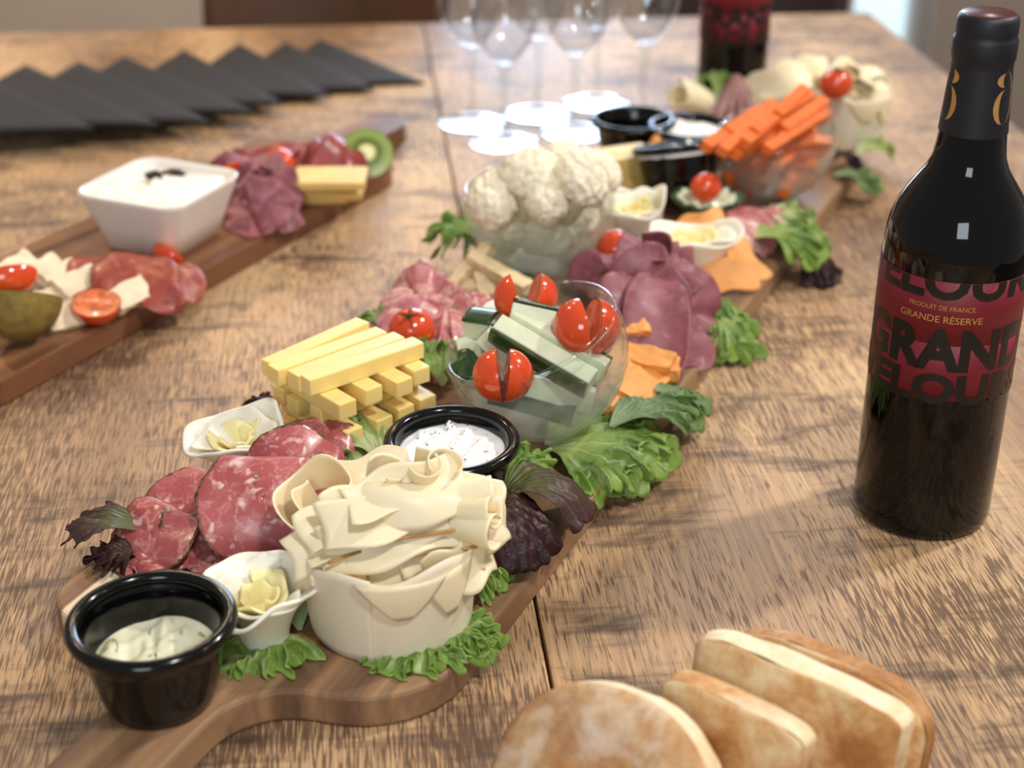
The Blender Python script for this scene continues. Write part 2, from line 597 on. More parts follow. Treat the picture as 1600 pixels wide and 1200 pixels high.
M['glass_foot'] = m_glass('thick_foot_glass', (0.93, 0.96, 0.97, 1), base=0.06)
M['bowl_a'] = m_glass('misted_bowl_glass', fog=0.52, foglow=(0.028, 0.072))
M['dip_green'] = m_dip('herb_cream_dip', 'EDE9CC', '9AA46E', 0.60, 120)
M['dip_white'] = m_dip('white_chive_dip', 'F4F6FA', '3F5A4A', 0.63, 300)
M['dip_plain'] = m_dip('plain_white_dip', 'F3F0E8', 'C9C2B0', 0.64)
M['dip_tan'] = m_dip('tan_dip', 'B9AE8C', '8C7C56', 0.6)
M['dip_cheese'] = m_dip('crumbly_cheese_dip', 'F5EED8', '8C8A58', 0.66, 160)
M['crust'] = m_bread('bread_crust', [(0.28, '8E6038'), (0.45, 'AE7E52'), (0.58, 'C29C74'), (0.75, 'DCC2A0')], 26, 0.5, 0.7)
M['crumb'] = m_bread('bread_crumb', [(0.3, 'DFC39B'), (0.55, 'EFDCBE'), (0.8, 'F7EBD6')], 50, 0.8)
M['crust_pale'] = m_bread('golden_bread_crust', [(0.30, 'A87444'), (0.44, 'C99A66'), (0.55, 'E0C298'), (0.7, 'EEDDBE')], 30, 0.5, 0.5)
M['wall'] = simple('beige_plaster', 'E0CBB5', 0.9, 0.03, 6, 0.05)
M['wall_grey'] = simple('grey_beige_plaster', 'A8998C', 0.9, 0.03, 6, 0.05)
M['floor'] = simple('brown_floor', '6A5040', 0.5, 0.12, 8, 0.05)
M['chair'] = simple('brown_leather', '5A3A24', 0.5, 0.12, 30, 0.1)
M['chair_dark'] = simple('dark_brown_leather', '33201A', 0.5, 0.12, 30, 0.1)
M['metal'] = simple('black_metal', '1A1817', 0.4, 0.1, 30, 0.05)
M['frame'] = simple('white_window_frame', 'D8DADA', 0.5, 0.02, 10, 0.0)
M['daylight'] = m_emit('daylit_pane', (0.60, 0.76, 1.0, 1), 13.0)
M['dim_daylight'] = m_emit('dim_daylit_pane', (0.62, 0.88, 0.95, 1), 0.9)  # no curtain modelled; daylight glow turned down so the pane does not clip


def m_kiwi():
    q = N('kiwi_flesh')
    tc = q.n('ShaderNodeTexCoord')
    sp = q.n('ShaderNodeSeparateXYZ', Vector=(tc, 'UV'))
    nz = q.noise(q.coord((120, 120, 120)), 1.0, 3)
    ad = q.n('ShaderNodeMath', {'operation': 'MULTIPLY_ADD'}, i0=nz, i1=0.12, i2=-0.06)
    r = q.n('ShaderNodeMath', {'operation': 'ADD'}, i0=(sp, 'X'), i1=ad)
    c = q.ramp(r, [(0.24, 'EFE7B8'), (0.34, '9DAE4E'), (0.42, '4A5A22'), (0.52, '55682A'), (0.60, '7F9448'), (0.93, '93A85E'), (0.97, '7A6A38')])
    return q.done(c, 0.3, nz, 0.2, 0.0006, sss=0.2)


M['kiwi_flesh'] = m_kiwi()

# ------------------------------------------------------------------ the room
FLOOR = -750.0


def struct(o):
    o['kind'] = 'structure'
    return o


def box(x0, x1, y0, y1, z0, z1):
    V = np.array([(x, y, z) for x in (x0, x1) for y in (y0, y1) for z in (z0, z1)], float)
    return V, [(0, 1, 3, 2), (4, 6, 7, 5), (0, 4, 5, 1), (2, 3, 7, 6), (0, 2, 6, 4), (1, 5, 7, 3)]


WY = 3450.0                                  # back wall
def wx(px):
    return (px - 800) / F_PX / (cs + 580 / F_PX * sn) * WY


gx0, gx1, dx0, dx1 = wx(560), wx(1280), wx(1310), wx(1447)
SILL, HEAD = -180, 1350
struct(mk('floor', *box(-3500, 3500, -1500, 4200, FLOOR - 40, FLOOR), M['floor'], smooth=False))
struct(mk('wall_back', *join([box(-3500, gx0, WY, WY + 120, FLOOR, 1800), box(gx0, gx1, WY, WY + 120, FLOOR, SILL), box(gx1, dx0, WY, WY + 120, FLOOR, 1800),
                              box(gx0, gx1, WY, WY + 120, HEAD, 1800), box(dx0, dx1, WY, WY + 120, HEAD, 1800)]), M['wall'], smooth=False))
struct(mk('wall_right', *box(dx1, 3500, WY - 60, WY + 120, FLOOR, 1800), M['wall_grey'], smooth=False))
for nm, a, b, z, wm in (('window_1', gx0, gx1, SILL, 'daylight'), ('window_2', dx0, dx1, FLOOR, 'dim_daylight')):
    win = struct(mk(nm, *box(a, b, WY + 70, WY + 76, z, HEAD), M[wm], smooth=False))
    mk('window_frame', *join([box(a, a + 40, WY + 20, WY + 68, z, HEAD), box(b - 30, b, WY + 20, WY + 68, z, HEAD),
                              box(a, b, WY + 20, WY + 68, HEAD - 50, HEAD), box(a, b, WY + 20, WY + 68, z, z + 40)]), M['frame'], win, smooth=False)


def chair(label, c, rz, w, mat, back_lo, back_hi):
    t = thing('dining_chair', label, 'chair', (c[0], c[1], FLOOR), 'chairs at the far end of the table')
    R = rotz(rz)
    c0 = np.array([c[0], c[1], 0])

    def put(name, V, Fc, m, **k):
        mk(name, V @ R.T + c0, Fc, m, t, **k)
    u = np.linspace(-1, 1, 25)
    prof = np.linspace(back_lo, back_hi, 9)
    V = np.array([(w / 2 * a * (1 - 0.06 * ((z - back_lo) / (back_hi - back_lo))), -38 * a * a + (z - back_lo) * 0.12, z) for z in prof for a in u])
    put('backrest', V, grid(9, 25), mat, solid=26)
    V, Fc = rbox(w * 0.98, 430, 60, 22)
    put('seat', V + (0, -230, -290), Fc, mat)
    for sx in (-1, 1):
        for yy in (-410, -40):
            v, f = tube([(sx * (w / 2 - 50), yy, -310), (sx * (w / 2 - 30), yy + (20 if yy > -100 else -20), FLOOR + 2)], 14, 10)
            put('leg', v, f, M['metal'])
        v, f = tube(catmull([(sx * (w / 2 - 60), -60, -300), (sx * (w / 2 - 60), -5, -180), (sx * (w / 2 - 60), 18, back_lo + 60)], 6), 11, 8)
        put('back_bracket', v, f, M['metal'])


cA = P(507, 20, 0)
chair('brown leather dining chair behind the row of black napkins', (cA[0] * 1.07, 2060), -6, 335, M['chair'], -240, 260)
chair('dark brown dining chair partly hidden behind the far wine bottle', (P(1190, 10, 0)[0] * 1.12, 2330), -6, 300, M['chair_dark'], -240, 250)

# ------------------------------------------------------------------ table
TA = 5.7                                     # table axis is turned a little to the left
TR = rotz(TA)
tO = np.array([18.3, 588.1, 0])              # a point on the visible plank seam


def TW(x, y, z=0):
    return TR @ np.array([x, y, z], float) + tO


tbl = thing('dining_table', 'long rough sawn oak table with wide planks under the boards', 'table', (TW(-100, 500)[0], TW(-100, 500)[1], FLOOR))
Y0, Y1 = -620.0, 1282.0


def plank(x0, x1):
    V, Fc = rbox(x1 - x0, Y1 - Y0, 42, 1.2)
    me_c = np.array([(x0 + x1) / 2, (Y0 + Y1) / 2, -21.0])
    o = mk('plank', V, Fc, M['table'], None, smooth=False)
    o.parent = tbl
    w = TW(*me_c)
    o.location = ((w - BASE[tbl.as_pointer()]) * S + np.array([0, 0, -21 * S])).tolist()
    o.rotation_euler = (0, 0, math.radians(TA))
    return o


plank(0.9, 557)
plank(-557, -0.9)
plank(-900, -558.8)
for nm, (a, b, c, d) in {'apron': (-840, 500, Y1 - 90, Y1 - 65)}.items():
    V, Fc = box(a, b, c, d, -130, -42)
    mk('apron', V @ TR.T + tO, Fc, M['table'], tbl, smooth=False)
V, Fc = box(475, 500, Y0 + 60, Y1 - 65, -130, -42)
mk('apron', V @ TR.T + tO, Fc, M['table'], tbl, smooth=False)
for lx in (-840, 440):
    for ly in (Y0 + 60, Y1 - 150):
        V, Fc = box(lx, lx + 70, ly, ly + 70, FLOOR + 1, -42)
        mk('leg', V @ TR.T + tO, Fc, M['table'], tbl, smooth=False, bevel=3)

# ------------------------------------------------------------------ serving boards
BT = 18.0
B1A = 24.8
B1R = rotz(-B1A)
B1O = np.array([14.8, 659.4, 0.0])           # on its right edge


def B1(w, s, z=BT):
    """board frame: w leftwards from the right edge, s along the board"""
    return B1R @ np.array([-w, s, z]) + B1O


def arc(cx, cy, r, a0, a1, n=9):
    a = np.radians(np.linspace(a0, a1, n))
    return list(zip(cx + r * np.cos(a), cy + r * np.sin(a)))


BW, BS0, BS1 = 211.0, -138.0, 722.0


def board_outline():
    o = []
    o += arc(-40, BS1 - 40, 40, 0, 90)
    o += arc(-BW + 40, BS1 - 40, 40, 90, 180)
    o += arc(-BW + 24, BS0 + 24, 24, 180, 268)
    o += arc(-BW / 2 - 23 - 38, BS0 - 38, 38, 88, 0)
    o += arc(-BW / 2, BS0 - 235, 23, 180, 360, 13)
    o += arc(-BW / 2 + 23 + 38, BS0 - 38, 38, 180, 98)
    o += arc(-52, BS0 + 52, 52, 278, 360)
    return o


V, Fc = extrude(board_outline(), 0.4, BT)
o = mk('serving_board', V, Fc, M['board'], None, smooth=False, bevel=2.2)
o.location = ((np.array([*B1O]) + B1R @ (BASE[o.as_pointer()])) * S).tolist()
o.rotation_euler = (0, 0, math.radians(-B1A))
tag(o, 'long acacia board with a handle carrying the meats, cheeses and bowls', 'serving board')


def on_board1(V):
    q = (V - B1O) @ B1R
    x, y = q[:, 0], q[:, 1]
    return (x < -1) & (x > -BW + 1) & (y > BS0 + 2) & (y < BS1)


B2A = 27.9
B2R = rotz(-B2A)
B2O = np.array([-318.2, 875.1, 0.0])
B2W = 150.0


def B2(w, s, z=BT):
    return B2R @ np.array([-w, s, z]) + B2O


o2 = [(0, 448)] + arc(-30, 448, 30, 8, 80, 5) + arc(-B2W / 2 + 40, 496, 18, 260, 180, 5) + arc(-B2W / 2, 560, 22, 0, 180, 9) \
    + arc(-B2W / 2 - 40, 496, 18, 0, -80, 5) + arc(-B2W + 30, 448, 30, 100, 172, 5) + [(-B2W, 448), (-B2W, -26)] \
    + arc(-B2W + 26, -10, 26, 180, 270, 5) + [(-22, -36)] + [(-4, -22), (0, -10)]
V, Fc = extrude(o2, 0.4, BT)
o = mk('serving_board', V, Fc, M['board2'], None, smooth=False, bevel=2.0)
o.location = ((B2O + B2R @ (BASE[o.as_pointer()])) * S).tolist()
o.rotation_euler = (0, 0, math.radians(-B2A))
tag(o, 'smaller brown wooden board holding the square white dish', 'serving board')


def on_board2(V):
    q = (V - B2O) @ B2R
    x, y = q[:, 0], q[:, 1]
    return (x < 0) & (x > -B2W) & (y > -34) & (y < 478)


def settle(V, gap=0.5):
    """nothing sinks into a board or the table"""
    fl = np.where(on_board1(V) | on_board2(V), BT, 0.0) + gap
    V[:, 2] = np.maximum(V[:, 2], fl)
    return V


# ------------------------------------------------------------------ builders for food and ware
def ramekin(label, c, tilt=(0, 0), R=37.5, H=45.0, rb=24.0, group='black ramekins'):
    """c: centre of the underside"""
    t = thing('ramekin', label, 'ramekin', c, group)
    k = R / 37.5
    lip = 3.4 * k
    prof = [(0.1, 0.4), (rb - 2, 0.0), (rb, 1.2)]
    for u in np.linspace(0.1, 1, 6):
        prof.append((rb + (R - 5.0 * k - rb) * u ** 0.8, 1.2 + (H - 2 * lip - 2) * u))
    zc = H - lip
    for a in np.linspace(-70, 200, 13):
        prof.append((R - lip + lip * math.cos(math.radians(a)), zc + lip * math.sin(math.radians(a))))
    for u in np.linspace(0, 1, 6):
        prof.append((R - 2 * lip - 0.5 - (R - 2 * lip - rb + 1.0) * u ** 1.3, zc - 2 - (H - lip - 7) * u))
    prof.append((0.1, 4.0))
    V, Fc = lathe(prof, 64)
    A = rotx(tilt[0]) @ roty(tilt[1])
    mk('cup', V @ A.T + c, Fc, M['black'], t)
    return t, A, np.array(c, float)


def dip(name, label, c, A, level, radius, amp, mat, seed, spike=0.0, slope=(0, 0)):
    nr, na = 22, 72
    r = np.linspace(0.02, 1, nr)
    a = np.linspace(0, 2 * math.pi, na, endpoint=False)
    rr, aa = np.meshgrid(r, a, indexing='ij')
    x, y = (rr * radius * np.cos(aa)).ravel(), (rr * radius * np.sin(aa)).ravel()
    p = np.stack([x, y, np.zeros_like(x)], 1)
    z = amp * wob(p, 0.22, seed, 6) + 0.5 * amp * wob(p, 0.55, seed + 9, 5) + spike * np.maximum(0, wob(p, 0.35, seed + 4, 4)) ** 3
    z = z * (1 - rr.ravel() ** 6 * 0.8) + slope[0] * x + slope[1] * y
    V = np.stack([x, y, level + z], 1)
    # underside so that the dip is a solid body
    n0 = len(V)
    Vb = np.stack([x * 0.93, y * 0.93, np.full(len(x), level - 10.0)], 1)[(nr - 1) * na:]
    Fc = grid(nr, na, False, True)
    V = np.vstack([V, Vb])
    for j in range(na):
        Fc.append(((nr - 1) * na + j, (nr - 1) * na + (j + 1) % na, n0 + (j + 1) % na, n0 + j))
    Fc.append(list(range(na)))
    Fc.append([n0 + j for j in range(na)])
    o = mk(name, V @ A.T + c, Fc, mat)
    return tag(o, label, 'dip')


def leaf(label, base, ang, length, spread, mat, ruffle=9.0, n=7, lift=6.0, droop=0.0, seed=0, name='lettuce_leaf', fold=0.0, asp=0.75, dz=0.0, nr=34, na=230, group=None):
    r = np.linspace(0.04, 1, nr)
    a = np.linspace(-1, 1, na)
    rr, aa = np.meshgrid(r, a, indexing='ij')
    g = rng(seed)
    ph = g.uniform(0, 6.28, 6)
    th = aa * math.radians(spread)
    w1 = np.sin(n * th * 1.6 + ph[0] + 1.3 * np.sin(2.3 * th + ph[1]))
    w1c = np.cos(n * th * 1.6 + ph[0] + 0.9 + 1.3 * np.sin(2.3 * th + ph[1]))
    q2 = n * th * 4.3 + ph[2] + 1.6 * np.sin(5 * th + ph[3]) + 2 * rr
    w2, w2c = np.sin(q2), np.cos(q2 + 0.6)
    q3 = n * th * 9.5 + ph[4] + 1.5 * np.sin(9 * th + ph[5])
    w3, w3c = np.sin(q3), np.cos(q3)
    A = ruffle * (rr ** 3.0) * 0.6
    B = 0.60 * ruffle * (rr ** 4.5)
    C = 0.24 * ruffle * (rr ** 8)
    rad = length * rr * (0.86 + 0.10 * np.cos(th * 1.2) + 0.07 * np.sin(3 * th + ph[4]) * rr) + 0.45 * A * w1c + 0.8 * B * w2c + C * w3c
    x = rad * np.cos(th)
    y = rad * np.sin(th) * asp + 0.55 * A * w1c * np.cos(th) + 0.9 * B * w2c + C * w3
    z = A * w1 + B * w2 + C * w3 + lift * np.sin(rr * 2.2) - droop * rr ** 2 + fold * np.abs(np.sin(th)) * rr
    pp = np.stack([x.ravel(), y.ravel(), z.ravel()], 1)
    z += (2.2 * wob(pp, 0.22, seed + 3, 5) + 1.1 * wob(pp, 0.65, seed + 5, 6)).reshape(x.shape) * np.minimum(1, rr * 1.5)
    V = np.stack([x.ravel(), y.ravel(), z.ravel()], 1) @ rotz(ang).T + np.array(base) + (0, 0, dz)
    V = settle(V, 0.8)
    o = mk(name, V, grid(nr, na), mat, uv=np.stack([rr.ravel(), aa.ravel() * 0.5 + 0.5], 1), solid=0.5)
    return tag(o, label, 'lettuce', group or 'lettuce leaves')


def drape(name, label, cat, top, ang, L, Wd, z_end, seed, mat, waves=2.0, amp=6.0, thick=1.2, bulge=6.0, curv=6.0, group=None, parent=None, rnd=0.5, twist=0.0):
    """a thin slice hanging from a heap: runs outwards from its top, edges rippled"""
    nu, nv = 34, 44
    u, v = np.meshgrid(np.linspace(0, 1, nu), np.linspace(-1, 1, nv), indexing='ij')
    g = rng(seed)
    ph = g.uniform(0, 6.28, 5)
    wid = np.clip(1 - np.abs(2 * u - 1) ** (3.0), 0, 1) ** rnd * (0.75 + 0.35 * u)
    wv = np.sin(waves * 3.14 * v + ph[0] + 1.1 * np.sin(2.4 * u + ph[1]))
    wc = np.cos(waves * 3.14 * v + ph[0] + 0.7 + 1.1 * np.sin(2.4 * u + ph[1]))
    env = 0.35 + 0.75 * u
    y = Wd / 2 * v * wid + 0.55 * amp * wc * env
    x = L * u + 0.18 * amp * wv + 0.08 * L * (1 - v * v)
    z = top[2] + (z_end - top[2]) * u ** 1.25 + bulge * np.sin(math.pi * u) - curv * v * v + amp * 0.75 * wv * env + twist * v * u
    p = np.stack([x.ravel(), y.ravel(), z.ravel()], 1)
    p[:, 2] += 1.0 * wob(p, 0.2, seed + 1, 5)
    V = p @ rotz(ang).T + np.array([top[0], top[1], 0])
    V = settle(V, 1.0)
    o = mk(name, V, grid(nu, nv), mat, parent, solid=thick)
    if parent is None:
        tag(o, label, cat, group)
    return o


def disc(name, label, cat, c, normal, R, mat, seed, bend=0.0, bend_dir=0.0, wave=2.0, thick=1.6, crust=None, group=None, fold_at=None, fold_ang=0.0, hint=(1, 0, 0), pleat=0.0, npl=4):
    """a thin round slice; bend makes it saddle, fold_at folds the part beyond a chord backwards"""
    nr, na = 20, 84
    r = np.linspace(0.0, 1, nr) ** 0.8
    r[0] = 0.01
    a = np.linspace(0, 2 * math.pi, na, endpoint=False)
    rr, aa = np.meshgrid(r, a, indexing='ij')
    irr = 1 + 0.04 * np.sin(3 * aa + seed) + 0.025 * np.sin(7 * aa + seed * 2.0)
    x, y = (R * rr * irr * np.cos(aa)).ravel(), (R * rr * irr * np.sin(aa)).ravel()
    cb, sb = math.cos(math.radians(bend_dir)), math.sin(math.radians(bend_dir))
    d = x * cb + y * sb
    p = np.stack([x, y, np.zeros_like(x)], 1)
    z = -bend * d * d / R + wave * wob(p, 3.2 / R, seed, 4) * (0.3 + rr.ravel())
    z += pleat * rr.ravel() ** 1.3 * np.sin(npl * aa.ravel() + seed + 0.8 * np.sin(2 * aa.ravel() + seed * 1.7)) + 0.3 * pleat * rr.ravel() ** 3 * np.sin(2.7 * npl * aa.ravel() + seed)
    if fold_at is not None:
        over = np.maximum(0, d - fold_at)
        k = math.radians(fold_ang)
        rb = 5.0
        th = np.minimum(over / rb, k)
        rest = np.maximum(0, over - rb * k)
        dn = np.minimum(d, fold_at) + rb * np.sin(th) + rest * math.cos(k)
        zn = -(rb * (1 - np.cos(th)) + rest * math.sin(k))
        x = x + (dn - d) * cb
        y = y + (dn - d) * sb
        z = z + zn
    V = np.stack([x, y, z], 1) @ frame(normal, hint).T + np.array(c)
    V = settle(V, 1.0)
    if crust is None:
        o = mk(name, V, grid(nr, na, False, True), mat, solid=thick)
        return tag(o, label, cat, group)
    t = thing(name, label, cat, (c[0], c[1], max(BT, c[2] - 10)), group)
    mk('meat', V, grid(nr, na, False, True), mat, t, solid=thick)
    rim = V[(nr - 1) * na:]
    g = rng(seed + 50)
    # rough pepper casing round the rim
    k = 7
    path = np.vstack([rim, rim[:1]])
    ring = []
    for i in range(na):
        tdir = rim[(i + 1) % na] - rim[i - 1]
        fr = frame(tdir, (0.2, 0.3, 0.9))
        an = np.linspace(0, 2 * math.pi, k, endpoint=False)
        rad = 0.55 + 0.8 * g.rand(k) ** 2
        ring.append(rim[i] + np.outer(np.cos(an) * rad, fr[:, 0]) + np.outer(np.sin(an) * rad, fr[:, 1]))
    RV = np.concatenate(ring)
    RV = settle(RV, 0.2)
    mk('pepper_crust', RV, grid(na, k, True, True), M['pepper'], t)
    return t


def curl(name, c, axis, turns, r0, r1, L, mat, seed, parent=None, solid=0.9, flare=0.0, hint=(0, 0, 1), start=0.0, wave=0.0, label=None, cat=None, group=None):
    """a sheet rolled up about an axis; flare opens one end"""
    nu, nv = int(20 * turns) + 14, 16
    th, v = np.meshgrid(np.linspace(0, turns * 2 * math.pi, nu), np.linspace(-0.5, 0.5, nv), indexing='ij')
    rad = (r0 + (r1 - r0) * th / (turns * 2 * math.pi)) * (1 + flare * (v + 0.5))
    x, y = rad * np.cos(th + start), rad * np.sin(th + start)
    z = L * v + wave * np.sin(3 * th + seed) * (v + 0.5)
    p = np.stack([x.ravel(), y.ravel(), z.ravel()], 1)
    p[:, :2] += 0.06 * r1 * np.stack([wob(p, 0.12, seed, 4), wob(p, 0.12, seed + 1, 4)], 1)
    V = p @ frame(axis, hint).T + np.array(c)
    V = settle(V, 0.6)
    o = mk(name, V, grid(nu, nv), mat, parent, solid=solid)
    if parent is None:
        tag(o, label, cat, group)
    return o


def strip(name, c, along, normal, L, Wd, mat, seed, parent=None, arch=6.0, wave=2.0, foldy=0.0, solid=0.9, label=None, cat=None, group=None, rag=2.2, set_=True):
    """a thin wavy band"""
    nu, nv = 30, 14
    u, v = np.meshgrid(np.linspace(-1, 1, nu), np.linspace(-1, 1, nv), indexing='ij')
    g = rng(seed)
    ph = g.uniform(0, 6.28, 4)
    x = L / 2 * u + 0.5 * wave * np.sin(2.2 * v + ph[0])
    y = Wd / 2 * v * (1 - 0.15 * u * u) + rag * np.sin(5 * u + ph[1]) * np.abs(v)
    z = arch * (1 - u * u) + wave * np.sin(2.6 * u + ph[2] + 0.9 * v) + foldy * np.abs(v) ** 1.5 * np.sign(np.sin(ph[3] + 1))
    p = np.stack([x.ravel(), y.ravel(), z.ravel()], 1)
    V = p @ frame(normal, along).T + np.array(c)
    if set_:
        V = settle(V, 0.6)
    o = mk(name, V, grid(nu, nv), mat, parent, solid=solid)
    if parent is None:
        tag(o, label, cat, group)
    return o


def stick(name, label, cat, c, along, L, w, h, mat, seed, group=None, up=(0, 0, 1), bev=0.7, set_=False):
    V, Fc = rbox(L, w, h, bev)
    g = rng(seed)
    V[:, 2] += 0.5 * np.sin(V[:, 0] * 0.06 + g.uniform(0, 6)) * g.uniform(0.2, 1)
    V[:, 1] += 0.6 * np.sin(V[:, 0] * 0.05 + g.uniform(0, 6)) * g.uniform(0.2, 1)
    al = np.array(along, float)
    al /= np.linalg.norm(al)
    n = np.array(up, float) - al * (np.array(up, float) @ al)
    V = V @ frame(n, al).T + np.array(c)
    o = mk(name, V, Fc, mat, smooth=False)
    return tag(o, label, cat, group)


def lump(name, label, cat, c, radii, mat, seed, amp=0.12, freq=2.5, sub=3, A=None, group=None, parent=None, set_=True):
    V, Fc = ico(sub)
    V *= (1 + amp * wob(V, freq, seed, 5) + 0.5 * amp * wob(V, freq * 2.7, seed + 1, 5))[:, None]
    V *= radii
    if A is not None:
        V = V @ A.T
    V += np.array(c)
    if set_:
        V = settle(V, 0.2)
    o = mk(name, V, Fc, mat, parent)
    if parent is None:
        tag(o, label, cat, group)
    return o


def half_body(R, Lh, n=24, m=12, wedge=0.0):
    """half of an ellipsoid: skin (x>=0 side) and the flat cut face at x=0"""
    th, ph = np.meshgrid(np.linspace(-math.pi / 2, math.pi / 2, n), np.linspace(0.02, math.pi - 0.02, m * 2), indexing='ij')
    x, y, z = R * np.cos(th) * np.sin(ph), R * np.sin(th) * np.sin(ph), Lh * np.cos(ph)
    V = np.stack([x.ravel(), y.ravel(), z.ravel()], 1)
    Fs = grid(n, m * 2)
    a = np.linspace(0, 2 * math.pi, 40, endpoint=False)
    rr = [0.02, 0.35, 0.62, 0.8, 0.97]
    C = np.concatenate([np.stack([np.full(40, 0.0 + (1.0 if 0.3 < q < 0.7 else 0.2)), R * q * np.sin(a), Lh * q * np.cos(a)], 1) for q in rr])
    C[:, 0] *= np.where(np.abs(C[:, 1]) < 0.18 * R, 0.2, 1)
    return V, Fs, C, grid(5, 40, False, True)


def cut_tomato(label, c, A, R=11.0, Lh=12.5, open_=24, group='cut cherry tomatoes'):
    """cherry tomato slit down the middle so that its halves gape"""
    t = thing('cut_tomato', label, 'tomato', c, group)
    for s in (1, -1):
        V, Fs, C, Fcut = half_body(R, Lh)
        T = roty(s * open_ / 2) if s > 0 else roty(-open_ / 2) @ rotz(180)
        piv = np.array([0, 0, Lh])
        v = (V + piv) @ T.T
        cc = (C + piv) @ T.T
        h = mk('half', v @ A.T + c, Fs, M['tomato'], t)
        mk('cut_face', cc @ A.T + c, Fcut, M['tomato_flesh'], h)
        BASE[h.as_pointer()] = BASE[t.as_pointer()]
    return t


def tomato(label, c, R, A=None, squash=0.92, calyx=True, group='cherry tomatoes'):
    A = np.eye(3) if A is None else A
    t = thing('cherry_tomato', label, 'tomato', (c[0], c[1], c[2] - R * squash), group)
    pr = []
    for a in np.linspace(-90, 90, 20):
        r = R * math.cos(math.radians(a))
        z = R * squash * math.sin(math.radians(a))
        z -= 0.09 * R * math.exp(-(r / (0.22 * R)) ** 2) * (1 if a > 0 else -0.5)
        pr.append((max(r, 0.05), z))
    V, Fc = lathe(pr, 36)
    mk('skin', V @ A.T + c, Fc, M['tomato'], t)
    if calyx:
        ps = []
        g = rng(int(abs(c[0] * 7)) + 1)
        for k in range(5):
            a = k * 72 + g.uniform(-12, 12)
            e = catmull([(0, 0, R * squash - 0.9), (R * 0.18, 0, R * squash + 0.2), (R * 0.42, R * 0.05, R * squash - R * 0.04), (R * 0.6, -R * 0.05, R * squash - R * 0.12)], 4) @ rotz(a).T
            ps.append(tube(e, np.linspace(0.9, 0.25, len(e)), 5))
        ps.append(tube([(0, 0, R * squash - 1), (0.3, 0, R * squash + 1.2)], 1.0, 6))
        V, Fc = join(ps)
        mk('calyx', V @ A.T + c, Fc, M['calyx'], t)
    return t


def bowl_profile(R, th=2.2, open_z=0.22, foot=0.30):
    pr = []
    a0, a1 = -math.acos(foot), math.asin(open_z)
    pr.append((0.1, R * math.sin(a0)))
    for a in np.linspace(a0, a1, 26):
        pr.append((R * math.cos(a), R * math.sin(a)))
    rr, zr = pr[-1]
    for k in np.linspace(0, 180, 7):
        pr.append((rr - th / 2 + th / 2 * math.cos(math.radians(k)) * 1.7, zr + th * 1.0 * math.sin(math.radians(k))))
    for a in np.linspace(a1, -1.40, 24):
        pr.append(((R - th) * math.cos(a), (R - th) * math.sin(a)))
    pr.append((0.1, -(R - th) * 0.985))
    return pr


def glass_bowl(label, c, A, R, group='round glass bowls'):
    """c: centre of the ball; the rim leans with A"""
    V, Fc = lathe(bowl_profile(R), 72)
    V = V @ A.T + c
    V[:, 2] = np.maximum(V[:, 2], BT + 0.3)
    o = mk('glass_bowl', V, Fc, M['bowl_a'])
    return tag(o, label, 'bowl', group)

UP = np.array([0, 0, 1.0])
TOCAM = np.array([0, -cs * 0.9, sn + 0.25])
TOCAM /= np.linalg.norm(TOCAM)

# ================================================================== wine bottles
BOT = [(0.1, 1.5), (30, 0.0), (35.5, 1.0), (37.2, 4.0), (37.5, 9.0), (37.5, 158), (37.0, 166), (35.6, 174), (32.8, 182), (28.5, 190),
       (24.0, 196.5), (20.4, 202), (18.2, 208), (17.2, 215), (16.6, 222), (15.9, 232), (15.0, 252)]
CAPS = [(17.1, 221.5), (17.0, 223), (16.0, 238), (15.0, 254), (14.9, 257), (15.6, 258.5), (15.7, 267), (15.2, 268.5), (14.6, 269.5), (14.9, 271), (14.9, 277), (14.0, 279.2), (12.6, 280)]


def text_mesh(body, height, width, thick=0.0, zcut=None):
    """flat lettering as triangles: x across, y up, width and cap height in mm"""
    cu = bpy.data.curves.new('lettering', 'FONT')
    cu.body = body
    cu.size = 10
    cu.offset = thick
    cu.resolution_u = 3
    ob = bpy.data.objects.new('lettering', cu)
    COL.objects.link(ob)
    dg = bpy.context.evaluated_depsgraph_get()
    me = bpy.data.meshes.new_from_object(ob.evaluated_get(dg))
    bpy.data.objects.remove(ob)
    bm = bmesh.new()
    bm.from_mesh(me)
    bpy.data.meshes.remove(me)
    xs = [v.co.x for v in bm.verts]
    ys = [v.co.y for v in bm.verts]
    x0, x1, y0, y1 = min(xs), max(xs), min(ys), max(ys)
    for v in bm.verts:
        v.co.x = (v.co.x - (x0 + x1) / 2) / (x1 - x0) * width
        v.co.y = (v.co.y - y0) / (y1 - y0) * height
        v.co.z = 0
    x = -width / 2 + 3.0
    while x < width / 2:
        bmesh.ops.bisect_plane(bm, geom=bm.verts[:] + bm.edges[:] + bm.faces[:], plane_co=(x, 0, 0), plane_no=(1, 0, 0))
        x += 3.0
    if zcut is not None:
        bmesh.ops.bisect_plane(bm, geom=bm.verts[:] + bm.edges[:] + bm.faces[:], plane_co=(0, zcut, 0), plane_no=(0, 1, 0), clear_outer=True)
    bm.verts.index_update()
    V = np.array([v.co[:] for v in bm.verts])
    Fc = [[v.index for v in f.verts] for f in bm.faces]
    bm.free()
    return V, Fc


def wrap(V, R, z0, ang0):
    """bend flat lettering round an upright cylinder; ang0 is the heading of its middle"""
    a = ang0 + V[:, 0] / R
    return np.stack([R * np.cos(a), R * np.sin(a), z0 + V[:, 1]], 1)


def band(R, z0, z1, a0=0.0, a1=2 * math.pi, n=96):
    a = np.linspace(a0, a1, n)
    V = np.concatenate([np.stack([R * np.cos(a), R * np.sin(a), np.full(n, z)], 1) for z in (z0, (z0 + z1) / 2, z1)])
    return V, grid(3, n)


